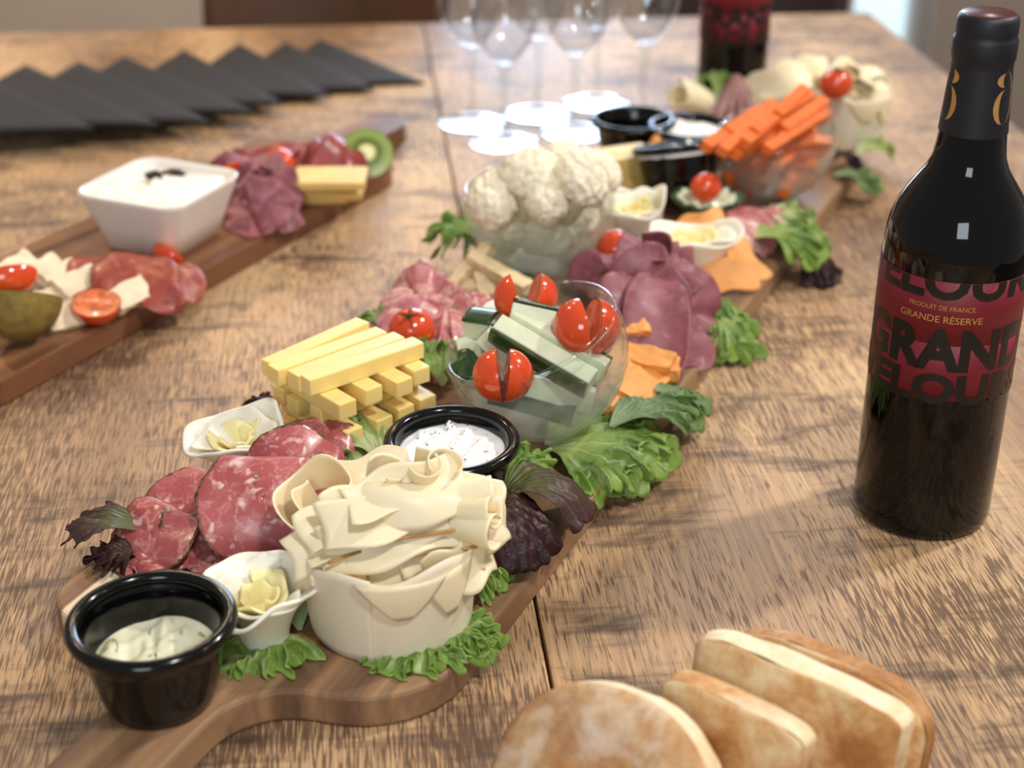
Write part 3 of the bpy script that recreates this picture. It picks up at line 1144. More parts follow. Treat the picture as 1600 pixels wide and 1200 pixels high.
def bottle(label, c, k, full, face):
    t = thing('wine_bottle', label, 'bottle', c, 'red wine bottles')
    c = np.array(c)
    V, Fc = lathe(BOT, 96)
    mk('glass', V * k + c, Fc, M['bottle'], t)
    V, Fc = lathe(CAPS, 64)
    cp = mk('capsule', V * k + c, Fc, M['capsule'], t)
    V, Fc = lathe([(12.9, 279.9), (12.2, 280.3), (0.1, 280.4)], 48)
    mk('capsule_top', V * k + c, Fc, M['capsule_top'], cp)
    R = 37.75
    hb = math.radians(110)
    V, Fc = band(R, 119.0, 153.5, face - hb, face + hb)
    lu = mk('label_upper', V * k + c, Fc, M['label'], t, solid=0.25)
    V, Fc = band(R - 0.05, 87.5, 118.8, face - hb, face + hb)
    ll = mk('label_lower', V * k + c, Fc, M['label'], t, solid=0.2)
    Ri = R + 0.22

    def put(name, body, h, w, z, mat, par, th=0.0, zc=None, off=0.0, r=Ri):
        V, Fc = text_mesh(body, h, w, th, zc)
        mk(name, wrap(V, r, z, face + off) * k + c, Fc, mat, par, smooth=False)
    put('lettering', 'VELOURS', 20, 122, 143.5, M['ink'], lu, 0.42, 10.0, 0.06)
    put('lettering', 'GRAND', 24, 106, 103.8, M['ink'], ll, 0.46, None, 0.09)
    put('lettering', 'VELOURS', 17.5, 116, 85.0, M['ink'], ll, 0.46, None, 0.05)
    if full:
        put('gold_lettering', 'PRODUIT DE FRANCE', 2.6, 34, 138.0, M['gold'], lu, 0.02, None, -0.02, Ri + 0.05)
        put('gold_lettering', 'GRANDE R\u00c9SERVE', 4.6, 43, 131.2, M['gold'], lu, 0.06, None, -0.02, Ri + 0.05)
        # gilt monograms on the neck capsule: crescent strokes, one either side of the visible front
        for off, mir in ((-0.98, 1), (0.98, -1)):
            def cres(cx, z0, z1, wo, wi, m):
                zz = np.linspace(z0, z1, 22)
                s = np.sqrt(np.clip(1 - ((zz - (z0 + z1) / 2) / ((z1 - z0) / 2)) ** 2, 0, 1))
                A, Bv = cx + m * wo * s, cx + m * wi * s
                return np.stack([np.r_[A, Bv], np.r_[zz, zz], np.zeros(44)], 1), [(i, i + 1, 23 + i, 22 + i) for i in range(21)]
            for a in (cres(0, 228, 245.5, 6.4, 3.2, mir), cres(0, 246.5, 253.5, 5.6, 1.9, mir), cres(-mir * 0.5, 228, 254.5, -6.0, -5.0, mir)):
                Vc, Fq = a
                an = face + off + Vc[:, 0] / 16.0
                Rr = np.interp(Vc[:, 1], [223, 238, 254], [17.0, 16.0, 15.0]) + 0.12
                mk('gilt_monogram', np.stack([Rr * np.cos(an), Rr * np.sin(an), Vc[:, 1]], 1) * k + c, Fq, M['gold'], cp, smooth=False)
    return t


b1 = P(1437, 793, 0)
bottle('red wine bottle with crimson label standing right of the long board', b1, 1.0, True, math.atan2(-b1[1], -b1[0]) - 0.06)
b2c = np.array([217.0, 1492.0, 0])
bottle('red wine bottle behind the long board beside the wine glasses', b2c, 0.9, False, math.atan2(-b2c[1], -b2c[0]))

# ================================================================== wine glasses
GB = [(0.1, 0.3), (33, 0.3), (33.6, 0.9), (33, 1.6), (22, 2.6), (10, 4.6), (5.2, 8.5), (3.9, 14), (3.6, 40), (3.8, 62), (5.0, 70), (7.0, 75), (0.1, 76.5)]
GO = [(0.1, 75.5), (7, 75.5), (14, 79), (23, 87), (32, 99), (38, 114), (40, 130), (39, 150), (35.5, 175), (32.5, 196)]
GI = [(31.6, 196), (34.6, 175), (38.0, 150), (39, 130), (37, 114.5), (31, 100), (22, 88.5), (13, 81), (6, 78), (0.1, 77.6)]
gp = [((738, 191), 'wine glass standing furthest left, nearest the black napkins'),
      ((788, 222), 'wine glass standing nearest the camera, just behind the cauliflower bowl'),
      ((840, 177), 'wine glass in the back row, second from the left'),
      ((898, 206), 'wine glass in the front row, right of the nearest glass'),
      ((932, 160), 'wine glass at the very back of the group, left of the far ramekins'),
      ((1003, 186), 'wine glass standing furthest right, beside the far wine bottle')]
for (px, py), lb in gp:
    c = P(px, py, 0)
    t = thing('wine_glass', lb, 'wine glass', c, 'empty wine glasses')
    V, Fc = lathe(GB, 56)
    mk('foot_and_stem', V + c, Fc, M['glass_foot'], t)
    V, Fc = lathe([(r_ * 0.82, z_) for r_, z_ in GO + GI], 64)
    mk('glass_bowl', V + c, Fc, M['glass'], t)

# ================================================================== black napkins
apex = [(500, 60), (446, 69), (374, 76), (288, 91), (196, 107), (126, 120), (44, 130), (-22, 152)]
rtip = [(663, 124), (585, 138), (518, 154), (446, 172), (402, 190), (332, 211), (252, 222), (152, 233)]
ordn = ['furthest right in the row', 'second from the right', 'third from the right', 'fourth from the right', 'fourth from the left', 'third from the left', 'second from the left', 'furthest left, cut by the frame']
for i, (a, r) in enumerate(zip(apex, rtip)):
    A_, R_ = P(*a, 6), P(*r, 6)
    d = A_ - R_
    Lc = A_ + np.array([-46.0, -195.0, 0])
    base = 1.0 + 3.4 * i
    nu = 14
    parts = []
    for lay, (lo, hi) in enumerate(((base, 0.6), (base + 1.3, 1.6))):
        pts, idx = [], {}
        for p in range(nu + 1):
            for q in range(nu + 1 - p):
                b0, b1_, b2_ = p / nu, q / nu, 1 - (p + q) / nu           # apex, right, left
                xy = A_ * b0 + R_ * b1_ + Lc * b2_
                puff = hi * (1 - b0) ** 2 * math.sin(math.pi * min(1, max(0, b1_ / (b1_ + b2_ + 1e-6)))) ** 0.7
                idx[(p, q)] = len(pts)
                pts.append((xy[0], xy[1], lo + puff + 2.5 * b0))
        f = []
        for p in range(nu):
            for q in range(nu - p):
                f.append((idx[(p, q)], idx[(p, q + 1)], idx[(p + 1, q)]))
                if q < nu - p - 1:
                    f.append((idx[(p, q + 1)], idx[(p + 1, q + 1)], idx[(p + 1, q)]))
        parts.append((np.array(pts), f))
    V, Fc = join(parts)
    o = mk('paper_napkin', V, Fc, M['napkin'], solid=1.2)
    tag(o, 'folded black paper napkin, ' + ordn[i], 'napkin', 'fanned black napkins')

# ================================================================== ramekins and dips on the long board
c = P(252, 1089, BT)
t, A, c = ramekin('black ramekin on the board handle nearest the camera', c)
dip('herb_dip', 'pale green herb dip low in the nearest black ramekin', c, A, 23, 28.0, 2.6, M['dip_green'], 3, 2.5, (0.02, 0.05))
c = P(706, 680, BT + 45) * [1, 1, 0] + [0, 0, BT]
t, A, c = ramekin('black ramekin between the cheese stack and the misted cucumber bowl', c, (1.5, 0), 36.5)
dip('chive_dip', 'white chive dip filling the ramekin beside the cheese sticks', c, A, 36, 29.0, 2.0, M['dip_white'], 8, 7.0)
far = [((990, 186), 37.0, (0, 0), 'black ramekin with a dab of tan dip at the far left of the board', 'tan_dip', 'dab of tan dip in the far left ramekin', 18, 'dip_tan', 2.2, 17),
       ((1080, 197), 37.0, (0, 0), 'black ramekin heaped with white dip beside the pleated meat cone', 'white_dip', 'heaped white dip in front of the pleated meat cone', 37, 'dip_plain', 3.0, 30),
       ((1062, 246), 33.0, (-15, -7), 'black ramekin leaning sideways against the carrot bowl', 'white_dip', 'lumpy white dip in the leaning ramekin', 38, 'dip_plain', 3.5, 29)]
for (px, py), R, tl, lb, dn, dl, lev, dm, am, dr in far:
    c = P(px, py, BT + 42) * [1, 1, 0] + [0, 0, BT + (8 if tl[1] else 0)]
    t, A, c = ramekin(lb, c, tl, R, 44)
    dip(dn, dl, c, A, lev, dr, am, M[dm], int(px), 6.0 if dm == 'dip_plain' else 3)

# ================================================================== cheese roll with shavings (front)
rc = P(612, 962, BT)


def cheese_roll(label, c, R, H, n, seed, cat='cheese', spread=1.0):
    t = thing('cheese_roll', label, cat, c, 'cheese rolls')
    g = rng(seed)
    # outer sheet: one and a bit turns with an uneven upper edge
    nu, nv = 110, 12
    th, v = np.meshgrid(np.linspace(-0.6, 2 * math.pi + 0.5, nu), np.linspace(0, 1, nv), indexing='ij')
    rad = R + 0.9 * (th / 6.28) + 0.7 * np.sin(2 * th + seed) - 2.0 * (1 - v) ** 3
    top = H * (1 + 0.06 * np.sin(2.1 * th + seed) + 0.05 * np.sin(5 * th + 1.0))
    a = th - 2.2
    V = np.stack([(rad * np.cos(a)).ravel(), (rad * np.sin(a)).ravel(), (top * v + 0.8).ravel()], 1) + c
    mk('outer_sheet', V, grid(nu, nv), M['wrap'], t, solid=1.0)
    V, Fc = lathe([(0.1, 1.0), (R - 3, 1.0), (R - 2, H * 0.55), (R * 0.5, H * 0.66), (0.1, H * 0.7)], 40)
    mk('filling', V + c, Fc, M['shaving'], t)
    # a pointed flap folded over the front of the sheet
    for k, (a0, w) in enumerate(((-1.35, 0.55), (-0.75, 0.42))):
        uu, vv = np.meshgrid(np.linspace(-1, 1, 14), np.linspace(0, 1, 8), indexing='ij')
        aa = a0 + w * uu * (1 - 0.85 * vv)
        zz = H * (0.98 - (0.40 + 0.1 * k) * vv)
        rr = R + 1.9 + 0.8 * np.sin(vv * 3.1)
        mk('folded_flap', np.stack([(rr * np.cos(aa)).ravel(), (rr * np.sin(aa)).ravel(), zz.ravel()], 1) + c, grid(14, 8), M['shaving2'], t, solid=0.8)
    return t, g


t, g = cheese_roll('pale cheese roll heaped with thin shavings on the near end of the board', rc, 40, 46, 16, 5)
# shavings: px centre, height, heading, length, width, lean
sh = [((560, 872), 56, 12, 62, 26, 50), ((600, 862), 58, 20, 70, 24, 55), ((668, 868), 57, 8, 56, 28, 48), ((700, 840), 62, 25, 56, 26, 40),
      ((560, 838), 64, 24, 70, 24, 46), ((625, 836), 66, 22, 78, 26, 52), ((680, 815), 70, 20, 70, 22, 40), ((570, 812), 70, 28, 66, 24, 42),
      ((620, 800), 76, 24, 76, 26, 46), ((660, 785), 80, 16, 70, 24, 40), ((590, 785), 78, 30, 60, 24, 50), ((630, 770), 84, 24, 58, 24, 34),
      ((690, 780), 78, 8, 60, 20, 20), ((610, 895), 50, 6, 60, 22, 66), ((520, 850), 58, 50, 46, 24, 60), ((525, 890), 50, -30, 40, 22, 70),
      ((715, 880), 52, 40, 40, 24, 66), ((590, 850), 61, 16, 66, 18, 30), ((650, 845), 63, 14, 66, 20, 34)]
for i, ((px, py), z, hd, L, Wd, lean) in enumerate(sh):
    al = rotz(hd) @ np.array([1, 0, 0.06])
    nn = rotz(hd) @ np.array([0, -math.sin(math.radians(lean)), math.cos(math.radians(lean))])
    strip('shaving', P(px, py, z + 2), al, nn, L, Wd, M['shaving'] if i % 3 else M['shaving2'], 60 + i, t, arch=3 + 2 * g.rand(), wave=2.6 + 1.5 * g.rand(), foldy=3.0, solid=0.6)
for i, ((px, py), z, hd, L) in enumerate([((655, 838), 68, 20, 48), ((575, 860), 62, 30, 40), ((690, 862), 60, 16, 34)]):
    V, Fc = tube(P(px, py, z + 4) + np.outer(np.linspace(-0.5, 0.5, 12), rotz(hd) @ np.array([L, 0, 1.0])) + np.c_[np.zeros(12), np.zeros(12), 0.8 * np.sin(np.linspace(0, 5, 12))], 0.9, 6)
    mk('toasted_rind', V, Fc, M['brown_edge'], t)
for i, ((px, py), z, ax) in enumerate([((742, 822), 72, (0.9, -0.45, 0.1)), ((738, 798), 78, (0.9, -0.3, 0.25)), ((655, 748), 88, (0.2, -0.3, 0.9)), ((600, 758), 86, (0.3, -0.2, 0.9)), ((690, 745), 88, (0.3, -0.3, 0.9)), ((735, 775), 80, (0.95, 0.1, 0.1))]):
    curl('curled_shaving', P(px, py, z), ax, 0.75, 4.5, 7.5, 22, M['shaving'], 90 + i, t, 0.8, flare=0.4, hint=(0.1, 0.9, 0.3), start=i)

curl('cheese_curl', P(515, 798, 52), (-0.25, -0.35, 0.9), 1.35, 7, 16, 38, M['shaving2'], 4, None, 0.9, flare=0.45, hint=(1, 0, 0), start=2.2, wave=3,
     label='loose pinkish cream sheet curled against the salami', cat='cheese', group='loose cheese curls')
strip('cheese_curl', P(565, 745, 58), (0.9, 0.3, 0.1), (0, -0.7, 0.6), 50, 22, M['shaving2'], 7, None, 5, 2, 2, label='thin translucent cheese sheet behind the shavings, below the ramekin', cat='cheese', group='loose cheese curls')


# ================================================================== white cheese petal cups
def petal_cup(label, c, axis, rb, rt, H, seed, spiral=True, sq=1.0):
    t = thing('cheese_petal_cup', label, 'cheese', c, 'white cheese petal cups')
    Fm = frame(axis, (1, 0, 0))
    nu, nv = 72, 18
    a, v = np.meshgrid(np.linspace(0, 2 * math.pi, nu, endpoint=False), np.linspace(0, 1, nv), indexing='ij')
    g = rng(seed)
    ph = g.uniform(0, 6.28, 4)
    r = rb + (rt - rb) * (0.35 * v + 0.65 * v ** 2.6) * (1 + 0.14 * np.sin(3 * a + ph[0]) * v ** 2 + 0.06 * np.sin(7 * a + ph[1]) * v ** 4)
    z = H * v * (1 + 0.05 * np.sin(2 * a + ph[2])) + 0.10 * H * np.sin(3 * a + ph[3]) * v ** 4
    p = np.stack([(r * np.cos(a)).ravel(), (r * np.sin(a) * sq).ravel(), z.ravel()], 1)
    V = settle(p @ Fm.T + np.array(c), 0.6)
    mk('outer_petal', V, grid(nu, nv, True, False), M['petal'], t, solid=1.6)
    V = np.stack([(0.86 * r * np.cos(a)).ravel(), (0.86 * r * np.sin(a) * sq).ravel(), (z * 0.90 - 1.5).ravel()], 1)
    # inner folds
    for k in range(3):
        nu2, nv2 = 60, 10
        th, w = np.meshgrid(np.linspace(0, 2 * math.pi * 0.8, nu2), np.linspace(0, 1, nv2), indexing='ij')
        rr = (rb * 0.4 + (rt * (0.82 - 0.24 * k) - rb * 0.4) * w ** 1.3) * (1 + 0.12 * np.sin(3 * th + ph[k] + k))
        zz = H * (0.45 + (0.52 - 0.05 * k) * w) + 1.5 * np.sin(5 * th + ph[1] + k) * w
        aa = th + k * 2.1 + ph[0]
        q = np.stack([(rr * np.cos(aa)).ravel(), (rr * np.sin(aa) * sq).ravel(), zz.ravel()], 1)
        mk('inner_fold', settle(q @ Fm.T + np.array(c), 0.6), grid(nu2, nv2), M['petal_core'] if k > 0 else M['petal'], t, solid=1.3)
    V, Fc = lathe([(0.1, 0.5), (rb * 0.9, 0.5), (rb * 1.02, H * 0.35), (rb * 1.25, H * 0.55), (0.1, H * 0.62)], 30)
    V[:, 1] *= sq
    mk('core', settle(V @ Fm.T + np.array(c), 0.6), Fc, M['petal_core'], t)
    return t


petal_cup('white cheese petal cup standing between the near ramekin and the cheese roll', P(416, 1000, BT), (-0.04, -0.12, 1), 10, 26, 34, 11)
petal_cup('white cheese petal cup lying behind the salami, left of the cheese sticks', P(392, 735, BT), (-0.22, -0.18, 1), 12, 29, 30, 13, sq=0.8)
petal_cup('larger white cheese petal cup behind the dark pastrami', P(1082, 432, BT), (-0.05, -0.10, 1), 20, 34, 36, 17, sq=0.66)
petal_cup('white cheese petal cup standing between the cauliflower bowl and cucumber flower', P(1000, 388, BT), (-0.15, -0.25, 1), 15, 23, 44, 19, sq=0.9)

# ================================================================== salami
gs = 'peppered salami slices'
# centre px, height, normal, radius, bend, bend dir, fold at, fold angle, label
sal = [((216, 878), 21, (-0.35, -0.25, 0.9), 19, 0.5, 40, 4, 120, 'small folded salami end at the lower left, pepper rim up'),
       ((205, 838), 25, (-0.5, -0.2, 0.8), 20, 0.5, 90, 6, 120, 'folded salami slice furthest left, beside the bronze leaf'),
       ((262, 880), 21, (-0.15, -0.55, 0.8), 22, 0.3, 0, 6, 100, 'folded salami slice just behind the near ramekin rim'),
       ((335, 878), 22, (0.0, -0.5, 0.85), 28, 0.3, 0, None, 0, 'salami slice at the bottom of the fan behind the near ramekin'),
       ((238, 836), 30, (-0.30, -0.55, 0.78), 24, 0.25, 60, 14, 70, 'small salami slice overlapping the left end of the fan'),
       ((470, 862), 25, (0.1, -0.6, 0.8), 30, 0.3, 0, None, 0, 'dark salami slice tucked beside the cheese roll'),
       ((312, 806), 35, (-0.22, -0.58, 0.78), 35, 0.22, 70, 22, 75, 'large salami slice with a peppercorn in the left of the fan'),
       ((415, 838), 32, (0.0, -0.55, 0.83), 36, 0.25, 0, None, 0, 'broad marbled salami slice in the middle of the fan'),
       ((505, 712), 42, (0.15, -0.45, 0.88), 26, 0.3, 0, 12, 80, 'salami slice at the back right of the fan by the pale lettuce'),
       ((468, 752), 44, (0.2, -0.62, 0.76), 32, 0.35, 0, 18, 80, 'salami slice behind the top slice, next to the cheese curl'),
       ((412, 778), 52, (-0.02, -0.66, 0.74), 34, 0.28, 90, 20, 95, 'topmost salami slice with its peppered rim curving downward')]
for i, ((px, py), z, nn, R, bd, bdir, fa, fang, lb) in enumerate(sal):
    disc('salami_slice', lb, 'salami', P(px, py, z), nn, R, M['salami'], 200 + i, bd, bdir, 2.2, 1.5, True, gs, fa, fang, pleat=2.0, npl=3)
pc = P(261, 798, 46)
lump('peppercorn', 'single peppercorn stuck on the left salami slice', 'peppercorn', P(261, 797, 47.5), (1.9, 1.9, 1.5), M['peppercorn'], 5, 0.15, 3, 2)
for k, (px, py, zz, lb) in enumerate([(400, 745, 62, 'tiny pale peppercorn on the topmost salami slice')]):
    lump('peppercorn', lb, 'peppercorn', P(px, py, zz), (1.2, 1.2, 1.0), M['peppercorn'], 15, 0.15, 3, 2)

# ================================================================== yellow cheese sticks
e0, e1 = P(463, 628, 70), P(652, 558, 70)
d1 = (e1 - e0) / np.linalg.norm(e1 - e0)
d2 = np.array([d1[1], -d1[0], 0])             # towards the camera and right
cc = P(540, 572, 68) * [1, 1, 0] - d2 * 2
hs = 10.2
oname = ['front', 'second', 'third', 'rear', 'fifth']
lay_n = ['bottom', 'second', 'third', 'fourth', 'fifth', 'top']
k = 0
for lay in range(6):
    z = BT + 0.6 + hs * (lay + 0.5)
    gg = rng(300 + lay)
    if lay % 2:                               # along d1
        offs = {5: [19, 8.5, -4, -17], 3: [17, 0, -16], 1: [18, 1, -15]}[lay]
        for j, of in enumerate(offs):
            sl = {5: [0, -3, -7, -6], 3: [2, 0, 0], 1: [0, 0, 0]}[lay][j]
            ang = gg.uniform(-2.5, 2.5) + (6 if lay == 5 and j == 3 else 0)
            stick('cheese_stick', 'yellow cheese stick, %s of the %s layer, running left to right' % (oname[j], lay_n[lay]), 'cheese', cc + d2 * of + d1 * sl + UP * z, rotz(ang) @ d1,
                  {5: 76, 3: 72, 1: 70}[lay] * gg.uniform(0.95, 1.03), 11.0, hs - 0.3, M['cheese'], 310 + k, 'yellow cheese sticks in the crossed stack')
            k += 1
    else:
        offs = {4: [-27, -6, 12, 31], 2: [-22, -2, 17, 34], 0: [-25, 0, 24]}[lay]
        for j, of in enumerate(offs):
            ang = gg.uniform(-5, 5)
            ln = 62 * gg.uniform(0.94, 1.04)
            stick('cheese_stick', 'yellow cheese stick, %s from the left of the %s layer, end towards the camera' % (['first', 'second', 'third', 'fourth'][j], lay_n[lay]), 'cheese',
                  cc + d1 * of + d2 * (7 + gg.uniform(-2, 3)) + UP * z, rotz(ang) @ d2, ln, 11.4, hs - 0.3, M['cheese'], 310 + k, 'yellow cheese sticks in the crossed stack')
            k += 1
# rear stack
f0, f1 = P(868, 252, 40), P(1010, 232, 40)
dd = (f1 - f0) / np.linalg.norm(f1 - f0)
dp = np.array([dd[1], -dd[0], 0])
c0 = np.array([76.0, 1203.0, 0])
k = 0
for lay in range(4):
    for j, of in enumerate([14, 3, -8]):
        stick('cheese_stick', 'yellow cheese stick behind the cauliflower bowl, %s of the %s layer' % (['front', 'middle', 'rear'][j], ['bottom', 'second', 'third', 'top'][lay]), 'cheese',
              c0 + dp * of + dd * rng(lay * 5 + j).uniform(-4, 4) + UP * (BT + 0.6 + 9.4 * (lay + 0.5)), dd, 82, 10, 9.2, M['cheese2'], 380 + k, 'yellow cheese sticks behind the cauliflower')
        k += 1
lump('orange_cheese_piece', 'orange cheese piece against the far cheese sticks and leaning ramekin', 'cheese', P(1026, 236, 45), (8, 10, 14), M['orange'], 4, 0.12, 2, 3)

# ================================================================== glass bowl with cucumber and tomatoes
bc = P(839, 547, 71)
BA = roty(-21) @ rotx(4)
glass_bowl('misted glass bowl leaning left, full of cucumber sticks and cut tomatoes', bc, BA, 53)


def cucumber(label, a, b, w, h, skin_up, seed):
    a, b = np.array(a), np.array(b)
    L = np.linalg.norm(b - a)
    al = (b - a) / L
    n = np.array(skin_up, float)
    n -= al * (n @ al)
    Fm = frame(n, al)
    c = (a + b) / 2
    t = thing('cucumber_stick', label, 'cucumber', c - UP * h / 2, 'cucumber sticks in the leaning bowl')
    u, v = np.meshgrid(np.linspace(-0.5, 0.5, 14), np.linspace(-0.5, 0.5, 9), indexing='ij')
    g = rng(seed)
    bx, fx = rbox(L, w, h, 1.0)
    bx[:, 2] += np.where(bx[:, 2] > 0, -1.0, 0)
    bx[:, 1] += 0.7 * np.sin(bx[:, 0] * 0.07 + seed)
    mk('flesh', bx @ Fm.T + c, fx, M['cuke'], t, smooth=False)
    z = h / 2 + 0.2 + 1.6 * (1 - (2 * v) ** 2) + 0.25 * np.sin(v * 30)
    p = np.stack([(u * L).ravel(), (v * w * 1.02 + 0.7 * np.sin(u * L * 0.07 + seed)).ravel(), z.ravel()], 1)
    mk('skin', p @ Fm.T + c, grid(14, 9), M['cuke_skin'], t, solid=1.6)
    return t


cu = [('long cucumber stick lying across the middle of the bowl, skin downward', (775, 513, 88), (925, 600, 66), 15, 12, (0.1, -0.9, -0.6)),
      ('cucumber stick behind the long middle one, cut side up', (800, 498, 91), (955, 580, 70), 12, 11, (0.2, 0.9, 0.0)),
      ('cucumber stick under the rear tomato halves with its skin edge up', (797, 489, 93), (888, 508, 86), 13, 13, (0.1, 0.6, 0.9)),
      ('short cucumber piece at the left of the bowl, dark skin upward', (720, 500, 80), (775, 512, 80), 15, 12, (-0.3, 0.0, 0.9)),
      ('pale cucumber end peeking out beside the short dark piece', (756, 520, 84), (800, 560, 70), 11, 11, (0.3, 0.8, -0.2)),
      ('cucumber stick standing at the left rim, pale side to camera', (742, 534, 74), (752, 585, 58), 13, 11, (0.3, 0.9, 0.2)),
      ('cucumber slice standing second from the left rim', (722, 530, 70), (740, 590, 54), 12, 9, (-0.2, 0.9, 0.2)),
      ('green cucumber wedge lowest at the left rim of the bowl', (706, 572, 62), (738, 598, 56), 17, 10, (-0.2, -0.9, 0.5)),
      ('dark ridged cucumber piece beside the front tomato', (738, 556, 66), (724, 606, 55), 12, 10, (-0.2, -0.6, 0.7)),
      ('cucumber stick showing through the lower mist of the bowl', (800, 592, 62), (945, 640, 48), 14, 12, (0.1, 0.9, -0.2)),
      ('lowest cucumber stick at the bottom of the misted bowl', (770, 612, 50), (905, 658, 40), 14, 12, (0.1, -0.8, 0.4))]
for i, (lb, a, b, w, h, su) in enumerate(cu):
    pa, pb = P(*a), P(*b)
    # keep within the ball
    for q in (pa, pb):
        d = q - bc
        r = np.linalg.norm(d)
        if r > 45 and q[2] < bc[2] + 10:
            q -= d * (1 - 45 / r)
    cucumber(lb, pa, pb, w, h, su, 400 + i)
cut_tomato('slit cherry tomato standing highest at the back of the cucumber bowl', P(822, 502, 82), rotz(8) @ rotx(-4), 14.5, 15.0, 34)
cut_tomato('slit cherry tomato at the right inside the glass rim', P(912, 552, 74), rotz(14) @ rotx(-4) @ roty(6), 16.5, 16.5, 20)
cut_tomato('slit cherry tomato at the front of the bowl, by the chive dip', P(786, 622, 60), rotz(2) @ rotx(4), 15.0, 15.0, 16)

# whole tomato with its green crown
tomato('whole tomato with green crown between cheese sticks and cured ham', P(643, 516, 42), 14.8, rotx(24) @ roty(-4), 0.95)

# ================================================================== cured ham pile
hc = P(690, 505, BT)
hm = [((668, 462), 44, 215, 32, 36, 30), ((690, 460), 46, 240, 55, 40, 24), ((730, 470), 44, 280, 55, 42, 24), ((700, 480), 42, 255, 52, 36, 20), ((665, 490), 36, 215, 44, 34, 20),
      ((740, 490), 40, 300, 48, 38, 20), ((660, 445), 46, 150, 22, 40, 30), ((700, 520), 34, 265, 42, 36, 19)]
hl = ['cured ham slice folded furthest left of its pile', 'cured ham slice hanging over the front left of its pile', 'cured ham slice hanging to the front by the cucumber bowl', 'ham slice on top in the middle of its pile',
      'cured ham slice behind the whole tomato', 'ham slice folded right towards the chicken strips', 'cured ham slice at the back left of its pile', 'lowest ham slice in front, above the green leaf']
for i, ((px, py), z, an, L, Wd, ze) in enumerate(hm):
    drape('cured_ham_slice', hl[i], 'ham', P(px, py, z), an, L, Wd, ze, 500 + i, M['ham'], 1.6 + 0.2 * (i % 3), 7.0, 1.3, 8, 5, 'cured ham slices')

hx = [((652, 460), 46, (-0.4, -0.4, 0.8), 24, 4), ((690, 440), 48, (0.0, -0.5, 0.8), 22, 2), ((720, 480), 46, (0.2, -0.6, 0.7), 24, 6), ((680, 485), 44, (-0.1, -0.7, 0.6), 22, 4), ((740, 510), 38, (0.2, -0.6, 0.7), 22, 8)]
hxl = ['rounded pale ham fold highest at the left of the pile', 'pale ham fold at the back beside the chicken strips', 'crumpled ham fold right of the whole tomato', 'ham fold just behind the whole tomato crown', 'crumpled ham fold touching the short dark cucumber piece']
for i, ((px, py), z, nn, R, fa) in enumerate(hx):
    disc('cured_ham_slice', hxl[i], 'ham', P(px, py, z), nn, R, M['ham'], 540 + i, 0.3, 50 * i, 3.0, 1.0, None, 'cured ham slices', fa, 130, pleat=5.0, npl=5 + i % 3)

# chicken strips
ck = [((708, 428), (755, 412), 44), ((745, 408), (820, 445), 48), ((760, 430), (800, 455), 38), ((720, 445), (780, 450), 36), ((790, 440), (815, 480), 36), ((745, 420), (760, 455), 40)]
ckl = ['chicken strip at the left of its heap', 'long chicken strip lying across the top', 'chicken strip under the long top strip', 'lowest chicken strip beside the ham', 'chicken strip leaning down to the cut tomato', 'short chicken strip in the middle of the heap']
for i, (a, b, z) in enumerate(ck):
    pa, pb = P(*a, z), P(*b, z - 5)
    d = pb - pa
    L = np.linalg.norm(d)
    V, Fc = rbox(L + 12, 10.5, 8.0, 1, 9)
    V *= (1 + 0.10 * wob(V, 0.16, 520 + i))[:, None]
    V += np.stack([1.2 * wob(V, 0.45, 540 + i), 1.5 * wob(V, 0.40, 560 + i), 1.3 * wob(V, 0.4, 580 + i)], 1)
    V = settle(V @ frame((0.2 * (i % 3 - 1), -0.25, 1), d).T + (pa + pb) / 2, 0.5)
    tag(mk('chicken_strip', V, Fc, M['chicken'], smooth=False), ckl[i], 'chicken', 'chicken strips on the long board')
lump('mozzarella_ball', 'white rounded cheese piece at the rear edge of the cucumber bowl', 'cheese', P(772, 492, 66), (10, 9, 9), M['petal'], 3, 0.05, 2, 3)

# ================================================================== cauliflower bowl
qc = P(843, 315, 71)
glass_bowl('misted glass bowl heaped with cauliflower florets', qc, roty(-4) @ rotx(2), 55)


def floret(label, c, R, seed, A):
    t = thing('cauliflower_floret', label, 'cauliflower', np.array(c) - UP * R, 'cauliflower florets')
    V, Fc = ico(5)
    g = rng(seed)
    ctr = g.normal(size=(44, 3))
    ctr[:, 2] = np.abs(ctr[:, 2]) * 0.9 - 0.1
    ctr /= np.linalg.norm(ctr, axis=1)[:, None]
    dots = V @ ctr.T
    m = dots.max(1)
    b = 0.26 * np.sqrt(np.clip((m - 0.86) / 0.14, 0, 1))
    b += 0.07 * np.abs(wob(V, 14, seed, 6)) + 0.045 * wob(V, 30, seed + 2, 6)
    sc = np.where(V[:, 2] < -0.25, 0.66, 0.74) + 0.14 * wob(V, 2.4, seed + 7, 4)
    V = V * (sc + b)[:, None] * (R * g.uniform(0.8, 1.1), R * g.uniform(0.8, 1.0), R * g.uniform(0.8, 1.1))
    mk('curd', V @ A.T + c, Fc, M['cauli'], t)
    V, Fc = tube([(0, 0, -R * 0.4), (R * 0.1, 0, -R * 0.9), (R * 0.12, 0.1 * R, -R * 1.2)], [R * 0.5, R * 0.36, R * 0.3], 14)
    mk('stalk', V @ A.T + c, Fc, M['cauli_stalk'], t)


